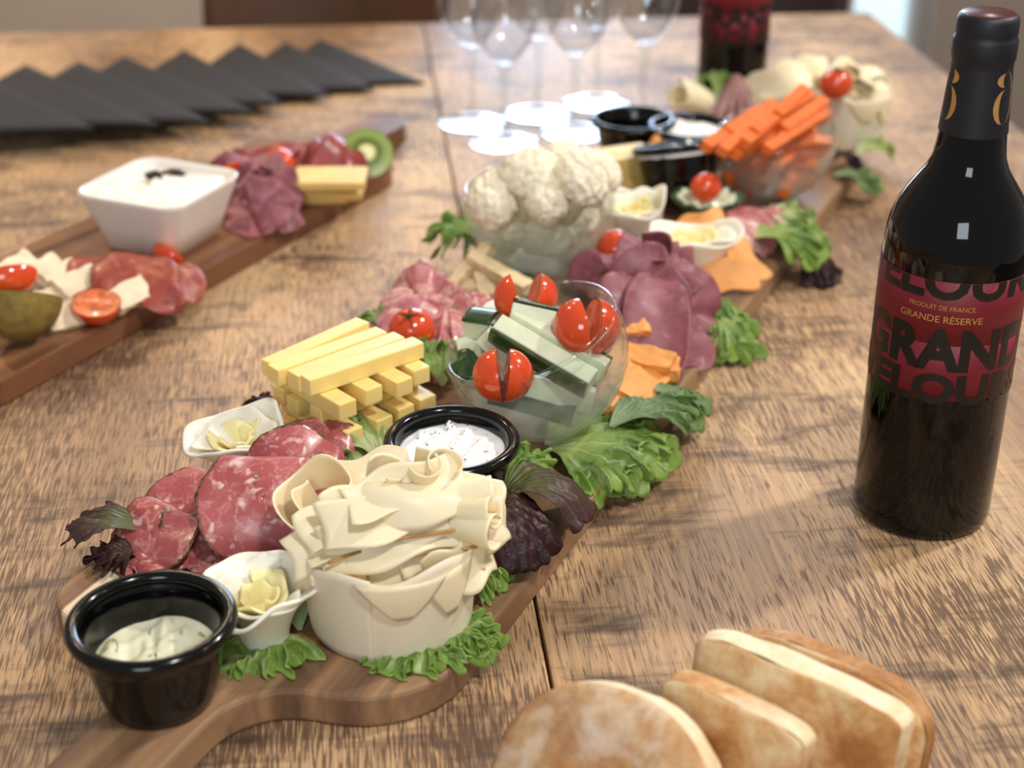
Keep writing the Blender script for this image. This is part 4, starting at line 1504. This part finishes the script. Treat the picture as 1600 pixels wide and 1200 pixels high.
fl = [((775, 305), 84, 23, (30, -25), 'cauliflower floret at the left rim of its bowl'), ((828, 272), 98, 25, (5, 15), 'tallest left cauliflower floret at the top of its bowl'),
      ((905, 278), 98, 25, (10, 25), 'large cauliflower floret at the upper right of its bowl'), ((852, 312), 86, 18, (35, 0), 'small cauliflower floret at the front of its bowl'),
      ((935, 262), 92, 18, (0, 35), 'cauliflower floret at the far right rim'), ((875, 255), 90, 20, (-20, 10), 'cauliflower floret at the back of its bowl'),
      ((800, 345), 58, 22, (20, 20), 'cauliflower floret low in the left of the misted bowl'), ((865, 360), 52, 24, (20, -20), 'cauliflower floret at the bottom of the misted bowl'), ((910, 335), 62, 22, (10, 30), 'cauliflower floret low in the right of the misted bowl')]
for i, ((px, py), z, R, tl, lb) in enumerate(fl):
    c = P(px, py + 10, z)
    if i > 5:
        d = c - qc
        c = qc + d * min(1, 26 / np.linalg.norm(d))
    floret(lb, c, R, 600 + i, rotx(tl[0]) @ roty(tl[1]))

# ================================================================== pastrami
pm = [((1045, 538), 24, (0.10, -0.40, 0.9), 30, 0.1, 0, None, 0, 3.0, 3), ((1085, 492), 30, (0.45, -0.50, 0.7), 24, 0.2, 60, 8, 120, 4.0, 5), ((945, 415), 46, (-0.55, -0.55, 0.5), 27, 0.2, 60, 2, 150, 3.5, 3),
      ((1055, 478), 38, (0.25, -0.72, 0.62), 36, 0.25, 10, None, 0, 4.5, 4), ((998, 478), 42, (-0.18, -0.78, 0.56), 34, 0.3, 120, 10, 110, 3.5, 3), ((1025, 455), 48, (0.05, -0.72, 0.66), 33, 0.3, 20, 12, 100, 4.0, 3),
      ((1090, 440), 42, (0.55, -0.40, 0.7), 24, 0.2, 30, 4, 130, 5.0, 6), ((978, 420), 56, (-0.35, -0.55, 0.7), 30, 0.3, 110, 4, 140, 4.0, 4), ((1035, 405), 60, (0.25, -0.45, 0.85), 32, 0.3, 70, 6, 140, 4.5, 4), ((1002, 398), 64, (-0.10, -0.55, 0.8), 27, 0.4, 100, 2, 150, 4.0, 3)]
pl = ['lowest pastrami slice lying nearest the orange crackers', 'small folded pastrami piece at the right board edge', 'pastrami fold standing furthest left, beside the cauliflower bowl', 'broad pastrami slice on the right of the rosette front', 'pastrami slice hanging beside the glass rim, point downward',
      'pastrami slice folded down the middle of the rosette', 'crumpled pastrami piece against the petal cup and orange slice', 'pastrami fold at the upper left of the rosette', 'pastrami fold at the upper right of the rosette', 'topmost pastrami fold of the rosette']
for i, ((px, py), z, nn, R, bd, bdir, fa, fang, pt, npl) in enumerate(pm):
    disc('pastrami_slice', pl[i], 'pastrami', P(px, py, z), nn, R, M['pastrami'], 700 + i, bd, bdir, 3.0, 1.3, None, 'dark pastrami slices', fa, fang, pleat=pt, npl=npl)
for i, ((px, py), z, an, L, Wd, ze, wv) in enumerate([((1020, 425), 62, 272, 74, 44, 19, 0.9), ((985, 425), 60, 250, 62, 40, 24, 0.8)]):
    drape('pastrami_slice', ['long creased pastrami slice falling down the rosette front', 'creased pastrami slice falling towards the glass rim'][i], 'pastrami', P(px, py, z), an, L, Wd, ze, 705 + i, M['pastrami'], wv, 9.0, 1.3, 9, 3, 'dark pastrami slices', rnd=0.35)
curl('pastrami_slice', P(1020, 398, 64), (0.1, -0.6, 0.75), 1.1, 4, 10, 18, M['pastrami'], 720, None, 1.3, 0.5, (1, 0, 0), 1.5, 3, 'pastrami curl rolled into the heart of the rosette', 'pastrami', 'dark pastrami slices')
tomato('red tomato half hidden behind the pastrami rosette', P(962, 388, 46), 14, rotx(10), 0.95, False)
tomato('small red tomato peeking out left of the pastrami', P(918, 415, 34), 12, rotx(10), 0.95, False)

# orange cheese pieces
og = [((985, 520), 40, (10, 8, 8), 20, 'small rounded orange cheese piece beside the glass rim'), ((975, 570), 32, (22, 11, 4), 60, 'orange cracker leaning on the right of the cucumber bowl'), ((1005, 560), 34, (20, 7, 4), -25, 'narrow orange cracker at the top by the pastrami'),
      ((1000, 600), 27, (22, 14, 4), 62, 'orange cracker lying flat by the dull green leaf'), ((965, 610), 26, (26, 10, 4), 70, 'orange cracker lowest against the cucumber bowl'), ((1020, 575), 28, (16, 8, 5), -10, 'rough orange cracker piece nearest the dull leaf')]
for i, ((px, py), z, rd, an, lb) in enumerate(og):
    V, Fc = rbox(rd[0] * 2, rd[1] * 2, rd[2] * 2, 1, 9)
    V += np.stack([1.6 * wob(V, 0.5, 40 + i), 1.6 * wob(V, 0.5, 60 + i), 1.2 * wob(V, 0.35, 80 + i)], 1)
    V = settle(V @ (rotz(an) @ rotx(18)).T + P(px, py, z), 0.5)
    tag(mk('orange_cracker', V, Fc, M['orange'], smooth=False), lb, 'cheese cracker', 'orange cheese crackers')
for i, (px, py, z, al, nn, L, Wd, lb) in enumerate([(1150, 408, 30, (0.75, -0.6, -0.1), (0.4, -0.4, 0.8), 48, 30, 'orange cheese slice folded down the board edge beside the large petal cup'),
                                                   (1120, 440, 24, (0.95, 0.2, 0), (0, -0.6, 0.8), 56, 26, 'orange cheese slice lying under the large petal cup'),
                                                   (1090, 358, 44, (0.9, 0.3, 0), (0, -0.5, 0.8), 40, 20, 'orange cheese slice peeking out behind the large petal cup')]):
    strip('orange_cheese_slice', P(px, py, z), al, nn, L, Wd, M['orange'], 750 + i, None, 5, 2.5, 2, 3.0, lb, 'cheese', 'orange cheese slices')

# ================================================================== cucumber flower and tomato
fc = P(1103, 293, BT + 37) * [1, 1, 0] + [2, 6, BT]
t = thing('cucumber_flower', 'cucumber cut into a flower with a cherry tomato on top', 'cucumber', fc)
for k in range(11):
    a = k * 360 / 11 + 8
    nu, nv = 12, 9
    u, v = np.meshgrid(np.linspace(0, 1, nu), np.linspace(-1, 1, nv), indexing='ij')
    r = 7 + 20 * u ** 0.9
    z = 3 + 34 * u ** 0.65 * (1 - 0.25 * u) - 2.5 * v * v
    wd = 8.4 * np.sqrt(np.clip(1 - (2 * u - 1) ** 4 * 0.85, 0, 1)) * (0.55 + 0.5 * u)
    p = np.stack([r.ravel(), (v * wd).ravel(), z.ravel()], 1) @ rotz(a).T + fc
    pe = mk('petal', p, grid(nu, nv), M['cuke_skin'], t, solid=2.6)
    p2 = np.stack([(r * 0.93 - 2.6).ravel(), (v * wd * 0.72).ravel(), (z * 0.96 + 1.2).ravel()], 1) @ rotz(a).T + fc
    mk('petal_flesh', p2, grid(nu, nv), M['cuke'], pe, solid=2.0)
V, Fc = lathe([(0.1, 1), (14, 1), (16, 12), (13, 24), (0.1, 27)], 28)
mk('heart', V + fc, Fc, M['cuke'], t)
tomato('cherry tomato on top of the cucumber flower', P(1103, 293, BT + 37), 12, rotx(20), 0.95, False)
drape('cured_ham_slice', 'cured ham slice between the cucumber flower and the right lettuce', 'ham', P(1150, 322, 42), 290, 46, 44, 20, 530, M['ham'], 1.4, 6, 1.3, 6, 5, 'cured ham slices')
drape('cured_ham_slice', 'cured ham edge lying just below the carrot bowl', 'ham', P(1185, 325, 36), 320, 40, 36, 20, 531, M['ham'], 1.4, 5, 1.3, 6, 5, 'cured ham slices')

# ================================================================== carrot bowl
kc = P(1210, 217, 68)
glass_bowl('misted glass bowl leaning left, heaped with carrot sticks', kc, roty(-17) @ rotx(4), 50)
kn = ['left front', 'left middle', 'front middle', 'centre', 'centre rear', 'right front', 'right rear', 'topmost', 'far right', 'rear left', 'low left inside the glass', 'low middle inside the glass', 'low right inside the glass']
ks = [((1105, 228), (1180, 178), 88), ((1130, 235), (1215, 172), 92), ((1150, 240), (1240, 185), 88), ((1165, 222), (1250, 160), 97), ((1180, 205), (1262, 150), 101), ((1200, 232), (1275, 185), 88),
      ((1225, 200), (1285, 160), 96), ((1215, 178), (1255, 142), 106), ((1250, 200), (1292, 178), 88), ((1140, 205), (1205, 165), 92), ((1145, 250), (1220, 235), 66), ((1180, 262), (1250, 225), 62), ((1215, 258), (1275, 215), 64)]
for i, (a, b, z) in enumerate(ks):
    pa, pb = P(*a, z - 6), P(*b, z)
    if i > 9:
        for q in (pa, pb):
            d = q - kc
            q -= d * max(0, 1 - 40 / np.linalg.norm(d))
    stick('carrot_stick', 'carrot stick in the carrot bowl, ' + kn[i], 'carrot', (pa + pb) / 2, pb - pa, np.linalg.norm(pb - pa) + 6, 9.5, 8, M['carrot'], 800 + i, 'carrot sticks', (0.1, -0.5, 0.8))
for i in range(18):
    g = rng(860 + i)
    a = rotz(g.uniform(-40, 70)) @ np.array([1, 0, g.uniform(-0.2, 0.25)])
    q = kc + np.array([g.uniform(-14, 14), g.uniform(-20, 12), -34 + 2.5 * i])
    lab = ['lowest', 'second', 'third', 'fourth', 'fifth', 'sixth', 'seventh', 'eighth', 'ninth', 'tenth', 'eleventh', 'twelfth', 'thirteenth', 'fourteenth', 'fifteenth', 'sixteenth', 'seventeenth', 'eighteenth'][i]
    stick('carrot_stick', 'carrot stick inside the misted carrot bowl, %s from the bottom' % lab, 'carrot', q, a, 2 * math.sqrt(max(100, 44 ** 2 - np.sum((q - kc) ** 2))) * 0.92, 9.5, 8, M['carrot'], 870 + i, 'carrot sticks', (0.1, -0.5, 0.8))

# ================================================================== far end of the long board
c2 = P(1322, 222, BT)
t, g = cheese_roll('pale cheese roll at the far end, tomato resting on it', c2, 34, 50, 8, 9)
for i in range(9):
    a = rng(900 + i).uniform(0, 360)
    strip('shaving', c2 + np.array([rng(910 + i).uniform(-14, 14), rng(920 + i).uniform(-14, 14), 46 + 2 * i]), rotz(a) @ np.array([1, 0, 0.1]), rotz(a) @ np.array([0, -0.5, 0.8]), 52, 24, M['shaving'], 930 + i, t, 4, 3, 3)
for i, (px, py, z) in enumerate([(1225, 128, 60), (1250, 118, 64), (1205, 140, 52)]):
    strip('cheese_shaving', P(px, py, z), (0.9, 0.3, 0.1), (0, -0.75, 0.5), 56, 30, M['shaving'], 940 + i, None, 6, 3, 3, 1.2,
          ['wide cheese shaving behind the carrots, middle one', 'tallest cheese shaving behind the carrots, by the far roll', 'cheese shaving behind the carrots nearest the far bottle'][i], 'cheese', 'cheese shavings at the far end')
tomato('cherry tomato resting on the far cheese roll', P(1306, 131, BT + 68), 14.5, rotx(6), 0.92)
# pleated meat cone
pc = P(1146, 195, BT)
nu, nv = 144, 16
a, v = np.meshgrid(np.linspace(0, 2 * math.pi, nu, endpoint=False), np.linspace(0, 1, nv), indexing='ij')
r = (3 + 33 * v ** 1.1) * (1 + 0.13 * np.sin(16 * a) * v ** 0.5)
V = np.stack([(r * np.cos(a)).ravel(), (r * np.sin(a)).ravel(), (47 - 46 * v ** 1.05 + 2 * np.sin(16 * a) * v).ravel()], 1) + pc
tag(mk('pleated_meat_cone', V, grid(nu, nv, True, False), M['fan'], solid=2), 'pale pink meat pleated into a cone in front of the far bottle', 'cold cut')
curl('cheese_curl', P(1082, 158, 42), (-0.7, -0.3, 0.3), 1.1, 7, 14, 40, M['shaving'], 41, None, 1.0, 0.3, (1, 0, 0), 1.0, 3, 'cream cheese curl behind the far ramekins, left of the bottle', 'cheese', 'loose cheese curls')

# ================================================================== lettuce on the long board
leaf('large bright frilly lettuce leaf spilling over the board below the cucumber bowl', P(850, 700, BT + 4), 8, 74, 78, M['leaf'], 8, 7, 10, 14, 21, asp=0.85)
leaf('frilly lettuce leaf edge hanging over the board in front of the bowl', P(900, 695, BT + 3), -28, 50, 70, M['leaf'], 8, 7, 6, 10, 28)
leaf('dull crumpled lettuce leaf beside the orange crackers', P(950, 672, BT + 8), 38, 66, 50, M['leaf_dark'], 8, 6, 12, 14, 22, asp=0.6)
leaf('drooping lettuce leaf tip over the board edge beside the pastrami', P(1020, 612, BT + 10), 12, 34, 60, M['leaf_dark'], 7, 6, 6, 18, 29)
leaf('lettuce leaf on the board edge right of the pastrami', P(1085, 472, BT + 8), -30, 38, 60, M['leaf'], 8, 6, 8, 18, 23, asp=0.7)
leaf('small pale lettuce sprig below the pastrami edge', P(1098, 512, BT + 4), 195, 26, 60, M['leaf_pale'], 6, 6, 4, 2, 24)
leaf('lettuce leaf hanging at the board edge below the small sprig', P(1112, 495, BT + 6), -55, 34, 55, M['leaf'], 7, 6, 4, 20, 34)
leaf('frilly lettuce leaf right of the cucumber flower', P(1172, 375, BT + 10), 5, 58, 65, M['leaf'], 9, 7, 12, 14, 25, asp=0.8)
leaf('lighter lettuce leaf at the board edge behind the frilly one', P(1190, 345, BT + 12), 10, 44, 60, M['leaf_pale'], 8, 6, 10, 8, 26)
leaf('dark drooping leaf hanging off the right board edge', P(1245, 372, BT + 8), -55, 40, 42, M['leaf_red'], 6, 4, 2, 26, 27)
leaf('tall green lettuce leaf left of the cauliflower bowl', P(752, 405, BT), 172, 38, 88, M['leaf'], 8, 6, 24, 2, 30, asp=1.15, dz=4)
leaf('green lettuce leaf lying in front of the cauliflower bowl', P(800, 432, BT + 4), 250, 34, 70, M['leaf_dark'], 6, 5, 8, 2, 31)
leaf('pale crinkled lettuce leaf between the near ramekin pair and the salami', P(610, 750, BT), 168, 44, 80, M['leaf_pale'], 8, 7, 22, 0, 32)
leaf('pale curled lettuce rib beside the chive dip ramekin', P(600, 735, BT + 8), 130, 34, 60, M['leaf_pale'], 7, 6, 18, 0, 33)
leaf('green lettuce leaf standing between the whole tomato and cucumber bowl', P(692, 608, BT + 4), 100, 32, 80, M['leaf'], 7, 6, 18, 0, 35)
leaf('small green leaf in front of the whole tomato', P(668, 580, BT + 12), 120, 22, 70, M['leaf'], 5, 5, 14, 0, 36)
leaf('small green leaf tip behind the cheese sticks, left of the ham', P(605, 535, BT + 4), 140, 22, 50, M['leaf'], 5, 5, 16, 0, 37)
leaf('green lettuce leaf under the near petal cup', P(430, 985, BT + 1), 252, 40, 75, M['leaf'], 5, 7, 4, 2, 38)
leaf('green lettuce leaf between the near petal cup and the cheese roll', P(470, 990, BT + 1), 110, 34, 50, M['leaf_dark'], 4, 5, 12, 2, 39)
leaf('frilly lettuce edge in front of the near cheese roll', P(655, 995, BT + 1), 272, 30, 105, M['leaf'], 5, 9, 4, 2, 40, asp=1.25)
leaf('frilly lettuce edge right of the near cheese roll, facing the front', P(700, 985, BT + 1), 330, 26, 90, M['leaf'], 5, 8, 5, 2, 44)
leaf('narrow lettuce frill right of the near cheese roll by the dark leaf', P(728, 905, BT + 1), 10, 22, 100, M['leaf'], 5, 8, 8, 2, 41, asp=1.3)
leaf('bronze leaf sticking out left of the salami', P(235, 835, BT + 8), 178, 42, 40, M['leaf_redgreen'], 3, 4, 12, 6, 42)
leaf('dark purple leaf under the left end of the salami', P(215, 872, BT + 2), 190, 24, 75, M['leaf_red'], 4, 5, 8, 3, 43)
leaf('big dark red leaf curling over the board right of the cheese roll', P(745, 812, BT + 18), -24, 44, 58, M['leaf_red'], 5, 1.3, 20, 24, 45, asp=0.85)
leaf('bronze red leaf lobe reaching right below the frilly lettuce', P(775, 792, BT + 18), 14, 52, 44, M['leaf_redgreen'], 6, 1.4, 24, 24, 46, asp=0.85)
leaf('green leaf standing between the chive dip ramekin and the dark leaf', P(775, 800, BT + 2), 62, 40, 55, M['leaf'], 6, 5, 26, 0, 47)
leaf('dark leaf tip behind the left of the cheese sticks', P(440, 655, BT + 2), 160, 22, 60, M['leaf_red'], 5, 4, 12, 2, 48)
leaf('dark leaf right of the carrot bowl', P(1290, 262, BT + 4), 10, 30, 55, M['leaf_red'], 6, 4, 16, 10, 49)
leaf('dull green leaf at the board edge below the far cheese roll', P(1300, 275, BT + 3), 350, 40, 50, M['leaf_dark'], 6, 5, 6, 8, 50)
leaf('pale green leaf beyond the far cheese roll', P(1335, 250, BT + 4), 35, 40, 45, M['leaf_pale'], 6, 5, 14, 6, 51)
leaf('small green leaf below the far bottle', P(1120, 160, BT + 24), 90, 24, 60, M['leaf'], 5, 5, 22, 0, 52)

# ================================================================== the smaller board: dish, fruit, meats
dc = P(258, 376, BT)
t = thing('square_dish', 'square white porcelain dish on the smaller board', 'dish', dc)


def rsq(h, rad, n=10):
    """rounded square outline of half width h"""
    o = []
    for k, (sx, sy) in enumerate(((1, 1), (-1, 1), (-1, -1), (1, -1))):
        o += arc(sx * (h - rad), sy * (h - rad), rad, 90 * k, 90 * k + 90, n)
    return np.array(o)


DR = rotz(-B2A + 4)
lv = [(0.1, 0.3, 0.05), (30, 0.3, 8), (32, 1.5, 9), (38, 20, 12), (46.5, 44, 16), (47.5, 47, 17), (47, 48, 17), (45, 47.4, 16), (43.5, 44, 15), (35, 20, 11), (29, 5, 8), (0.1, 4.5, 0.05)]
V = np.concatenate([np.c_[rsq(h, r), np.full(40, z)] for h, z, r in lv]) @ DR.T + dc
mk('dish', V, grid(len(lv), 40, False, True), M['porcelain'], t)
nr, na = 20, 40
base_o = rsq(42, 14)
V = np.concatenate([np.c_[base_o * q, np.full(40, 38.0)] for q in np.linspace(0.02, 1, nr)])
V[:, 2] += (6.5 * (1 - np.repeat(np.linspace(0.02, 1, nr), 40) ** 2) + 3.2 * wob(V, 0.3, 2, 6) + 2.6 * wob(V, 0.7, 5, 6))
tag(mk('cheese_dip', V @ DR.T + dc, grid(nr, na, False, True), M['dip_cheese'], solid=1.0), 'crumbly cream cheese dip heaped in the square white dish', 'dip')
for i, (px, py) in enumerate([(240, 274), (272, 270)]):
    lump('raisin', ['dark raisin on the left of the white dip', 'larger dark raisin on the right of the white dip'][i], 'raisin', P(px, py, BT + 48), (7 + i * 2, 5.5, 3.5), M['raisin'], 8 + i, 0.15, 3, 3, None, 'raisins on the dip')


def kiwi(label, c, axis, R=24, H=27):
    t = thing('kiwi_half', label, 'kiwi', np.array(c), 'kiwi halves')
    Fm = frame(axis, (1, 0, 0))
    V, Fc = lathe([(R * math.cos(a), H * math.sin(a)) for a in np.linspace(0, -math.pi / 2 + 0.02, 16)], 44)
    mk('skin', V @ Fm.T + c, Fc, M['kiwi_skin'], t)
    q = np.linspace(0.01, 1, 12)
    V, Fc = lathe([(R * 0.99 * k, 0.3 + 1.2 * (1 - k * k)) for k in q], 44)
    mk('flesh', V @ Fm.T + c, Fc, M['kiwi_flesh'], t, uv=np.stack([np.repeat(q, 44), np.tile(np.linspace(0, 1, 44), 12)], 1))
    return t


kiwi('kiwi half at the far end of the smaller board, green cut face to the camera', P(573, 239, BT + 25), (0.12, -0.72, 0.68), 23, 24)
kiwi('kiwi half at the near end of the smaller board, brown skin to the camera', P(35, 462, BT + 32), (0.05, 0.52, 0.85), 26, 30)

# purple rosette beside the dish
pz = [((395, 335), 30, (-0.1, -0.6, 0.75), 24, 10), ((435, 322), 32, (0.3, -0.6, 0.7), 24, 8), ((385, 300), 40, (-0.35, -0.6, 0.65), 22, 6), ((425, 298), 42, (0.2, -0.7, 0.65), 25, 8), ((400, 268), 50, (-0.1, -0.4, 0.85), 24, 4), ((412, 320), 38, (0.05, -0.75, 0.6), 24, 6), ((362, 262), 46, (-0.3, -0.4, 0.8), 20, 4)]
pzl = ['lowest pastrami fold in front of the white dish corner', 'pastrami fold nearest the yellow cheese slices', 'pastrami fold touching the white dish', 'pastrami fold on the right of the rosette by the dish', 'pastrami fold at the back of the rosette by the dish', 'pastrami fold in the middle of the rosette by the dish', 'pastrami fold just behind the rim of the white dish']
for i, ((px, py), z, nn, R, fa) in enumerate(pz):
    disc('pastrami_slice', pzl[i], 'pastrami', P(px, py, z), nn, R, M['pastrami'], 1000 + i, 0.3, 40 * i, 2.5, 1.3, None, 'pastrami slices on the smaller board', fa, 140, pleat=4.0, npl=4)
curl('pastrami_slice', P(408, 285, 46), (0.1, -0.5, 0.85), 1.2, 3, 9, 18, M['pastrami'], 1020, None, 1.4, 0.4, (1, 0, 0), 0.5, 3, 'pastrami roll at the heart of the rosette by the dish', 'pastrami', 'pastrami slices on the smaller board')
# yellow cheese slices
sl = [((500, 303), 4, 60, 30, 'lowest yellow cheese slice on the smaller board'), ((505, 296), 11, 60, 30, 'second yellow cheese slice from the bottom'), ((512, 286), 18, 60, 32, 'third yellow cheese slice, below the top one'), ((516, 278), 25, 58, 34, 'topmost yellow cheese slice on the smaller board')]
for i, ((px, py), z, L, Wd, lb) in enumerate(sl):
    V, Fc = rbox(L, Wd, 6.2, 0.8)
    V = V @ (rotz([8, -3, 5, 0][i]) @ rotx([0, 3, -2, 4][i])).T + P(px, py, BT + z) + np.array([[-8, -3, 0], [3, 0, 0], [-5, 1, 0], [0, 0, 0]][i])
    tag(mk('cheese_slice', V, Fc, M['cheese2'], smooth=False), lb, 'cheese', 'yellow cheese slices')
stick('cheese_slice', 'small yellow cheese corner behind the tomato on the smaller board', 'cheese', P(425, 276, BT + 25), (1, 0.2, 0), 26, 16, 6, M['cheese2'], 3, 'yellow cheese slices')


def half_tomato(label, c, n, R=12, L=14, hint=(1, 0, 0), group='tomato pieces on the smaller board'):
    t = thing('tomato_half', label, 'tomato', np.array(c), group)
    V, Fs, C, Fcut = half_body(R, L)
    Q = np.array([[0, 0, 1.0], [0, 1, 0], [-1, 0, 0]])      # cut face up
    Fm = frame(n, hint)
    h = mk('skin', V @ Q.T @ Fm.T + c, Fs, M['tomato'], t)
    mk('cut_face', C @ Q.T @ Fm.T + c, Fcut, M['tomato_flesh'], t)
    return t


half_tomato('tomato quarter leaning against the front of the white dish', P(266, 396, BT + 10), (0.5, 0.6, 0.6), 12, 15, (0.7, -0.6, 0))
half_tomato('halved cherry tomato lying among the pale chicken slices', P(150, 473, BT + 15), (0.1, -0.25, 0.95), 15.5, 16.5)
half_tomato('tomato piece behind the near kiwi half, cut by the frame edge', P(12, 432, BT + 30), (-0.3, 0.7, 0.6), 15, 20, (1, 0.3, 0))
half_tomato('orange tomato piece right behind the rim of the white dish', P(342, 262, BT + 30), (-0.3, 0.3, 0.9), 10, 18, (1, 0.3, 0))
tomato('cherry tomato on the meats of the smaller board', P(436, 256, BT + 30), 13, rotx(30) @ roty(20), 1.0, False)
# red cured meats at the far end
rm = [((500, 215), 56, 250, 40, 40, 22), ((470, 225), 50, 215, 44, 36, 22), ((520, 205), 60, 260, 48, 34, 24), ((490, 240), 44, 285, 34, 36, 22), ((450, 240), 42, 190, 40, 34, 24), ((535, 225), 48, 275, 40, 40, 20), ((415, 248), 42, 180, 46, 30, 28)]
rl = ['red cured beef fold in the middle of the far heap', 'red cured beef fold left in the far heap', 'tallest red cured beef fold, left of the kiwi', 'red cured beef fold behind the cheese slices', 'red cured beef fold above the cherry tomato', 'dark red beef fold touching the kiwi half', 'red cured beef fold behind the pastrami rosette']
for i, ((px, py), z, an, L, Wd, ze) in enumerate(rm):
    drape('cured_beef_slice', rl[i], 'cured beef', P(px, py, z), an, L, Wd, ze, 1100 + i, M['bresaola'], 1.2, 6.5, 1.4, 8, 5, 'red cured beef slices')
# chorizo fan in front of the dish
ch = [((185, 392), 40, 290, 52, 46, 22), ((150, 398), 36, 275, 42, 44, 22), ((215, 398), 38, 300, 52, 44, 20), ((240, 410), 32, 315, 48, 36, 19), ((180, 410), 34, 320, 66, 40, 19)]
cl = ['spicy sausage slice in the middle of the fan before the dish', 'spicy sausage slice at the left of the fan before the dish', 'spicy sausage slice under the tomato quarter', 'spicy sausage slice at the right end of the fan', 'lowest spicy sausage slice behind the pale chicken']
for i, ((px, py), z, an, L, Wd, ze) in enumerate(ch):
    drape('sausage_slice', cl[i], 'sausage', P(px, py, z), an, L, Wd, ze, 1150 + i, M['chorizo'], 0.9, 4, 1.4, 8, 5, 'spicy sausage slices')
drape('cured_ham_slice', 'pale ham scrap at the front edge of the smaller board', 'ham', P(285, 412, 26), 290, 22, 24, 19.5, 1170, M['ham'], 1.5, 4, 1.2, 3, 2, 'ham scraps')
# pale chicken slices
cs_ = [((28, 418), 34, 70, 'pale chicken slice at the back left by the frame edge'), ((72, 425), 34, 66, 'pale chicken slice second from the left'), ((98, 432), 32, 62, 'pale chicken slice in the middle of the row'), ((122, 442), 31, 55, 'pale chicken slice right of the middle'), ((160, 446), 27, 10, 'pale chicken slice behind the halved tomato'), ((203, 462), 28, 60, 'pale chicken slice at the right end by the board edge'), ((110, 495), 24, 40, 'pale chicken slice lowest beside the near kiwi'), ((80, 470), 26, 50, 'pale chicken slice half hidden behind the near kiwi')]
for i, ((px, py), z, an, lb) in enumerate(cs_):
    V, Fc = rbox(34, 18, 7, 1, 8)
    V += np.stack([1.5 * wob(V, 0.4, 140 + i), 1.5 * wob(V, 0.4, 160 + i), 1.0 * wob(V, 0.3, 180 + i)], 1)
    V = settle(V @ (rotz(an) @ rotx(34)).T + P(px, py, z), 0.5)
    tag(mk('chicken_slice', V, Fc, M['chicken_pale'], smooth=False), lb, 'chicken', 'pale chicken slices')

# ================================================================== bread in front
def slab(L, T, H, seed, arch=0.25):
    """upright bread slice: L long, T thick, H high, top corners rounded; returns crumb and crust"""
    n = 40
    a = np.linspace(0, math.pi, n)
    ox, oz = L / 2 * np.sign(np.cos(a)) * np.abs(np.cos(a)) ** (0.55 if arch < 0.5 else 0.9), H * (1 - arch) + H * arch * np.sin(a) ** 0.8
    o = np.stack([np.r_[L / 2, ox, -L / 2], np.r_[0, oz, 0]], 1)
    return o


def bread(label, c, Fm, L, T, H, seed, front='crust_pale', bulge=4.0, arch=0.3):
    """Fm columns: along, through (towards the back), up; front face is crust, core is crumb"""
    t = thing('bread_slice', label, 'bread', np.array(c), 'bread slices')
    o = slab(L, T, H, seed, arch)
    n = len(o)
    ctr = np.array([0, H * 0.45])
    q = np.linspace(0.03, 1, 16)

    def face(y, bl, sc=1.0):
        return np.concatenate([np.c_[(ctr + (o - ctr) * k * sc)[:, 0], np.full(n, y) - bl * (1 - k ** 3), (ctr + (o - ctr) * k * sc)[:, 1]] for k in q])
    Vf = face(-T / 2, bulge)
    Vf[:, 1] += 1.6 * wob(Vf, 0.10, seed, 5)
    Vb = face(T / 2, -1.5, 0.985)
    Vb[:, 1] += 0.8 * wob(Vb, 0.25, seed + 1, 5)
    G = grid(16, n, False, True)
    mk('crust', Vf @ Fm.T + c, G, M[front], t, solid=2.0, offset=-1)
    mk('crumb', Vb @ Fm.T + c, [f[::-1] for f in G], M['crumb'], t)
    side = np.concatenate([np.c_[o[:, 0] * (1 + 0.012 * math.sin(3.1 * w)), np.full(n, -T / 2 + T * w), o[:, 1] * (1 + 0.012 * math.sin(3.1 * w))] for w in np.linspace(0, 1, 8)])
    side += np.stack([0.7 * wob(side, 0.3, seed + 2), 0 * side[:, 0], 0.7 * wob(side, 0.3, seed + 3)], 1)
    return t, (side, grid(8, n, False, True))


def btilt(yaw, back):
    return rotz(yaw) @ rotx(-back)


b0 = np.array([0, 0, 1.0])
def loaf(label, c, yaw, back, L, T, H, seed, front, bulge, arch, rim):
    A = btilt(yaw, back)
    t, (sv, sf) = bread(label, c, A, L, T, H, seed, front, bulge, arch)
    mk('rim', sv @ A.T + BASE[t.as_pointer()], sf, M[rim], t)


loaf('bread heel with floury brown crust nearest the camera', (32, 466, 4), -32, 30, 98, 16, 70, 1, 'crust', 9, 0.8, 'crumb')
loaf('narrow bread slice between the heel and the long slice', (87, 491, 1), -38, 10, 66, 11, 59, 2, 'crust_pale', 3, 0.12, 'crust_pale')
loaf('long bread slice with a pale floury top edge', (115, 505, 1), -38, 10, 94, 14, 64, 3, 'crust_pale', 3, 0.10, 'crumb')
loaf('bread slice furthest back with a browned rounded edge', (133, 528, 1), -38, 10, 96, 10, 54, 4, 'crust_pale', 2, 0.45, 'crust')
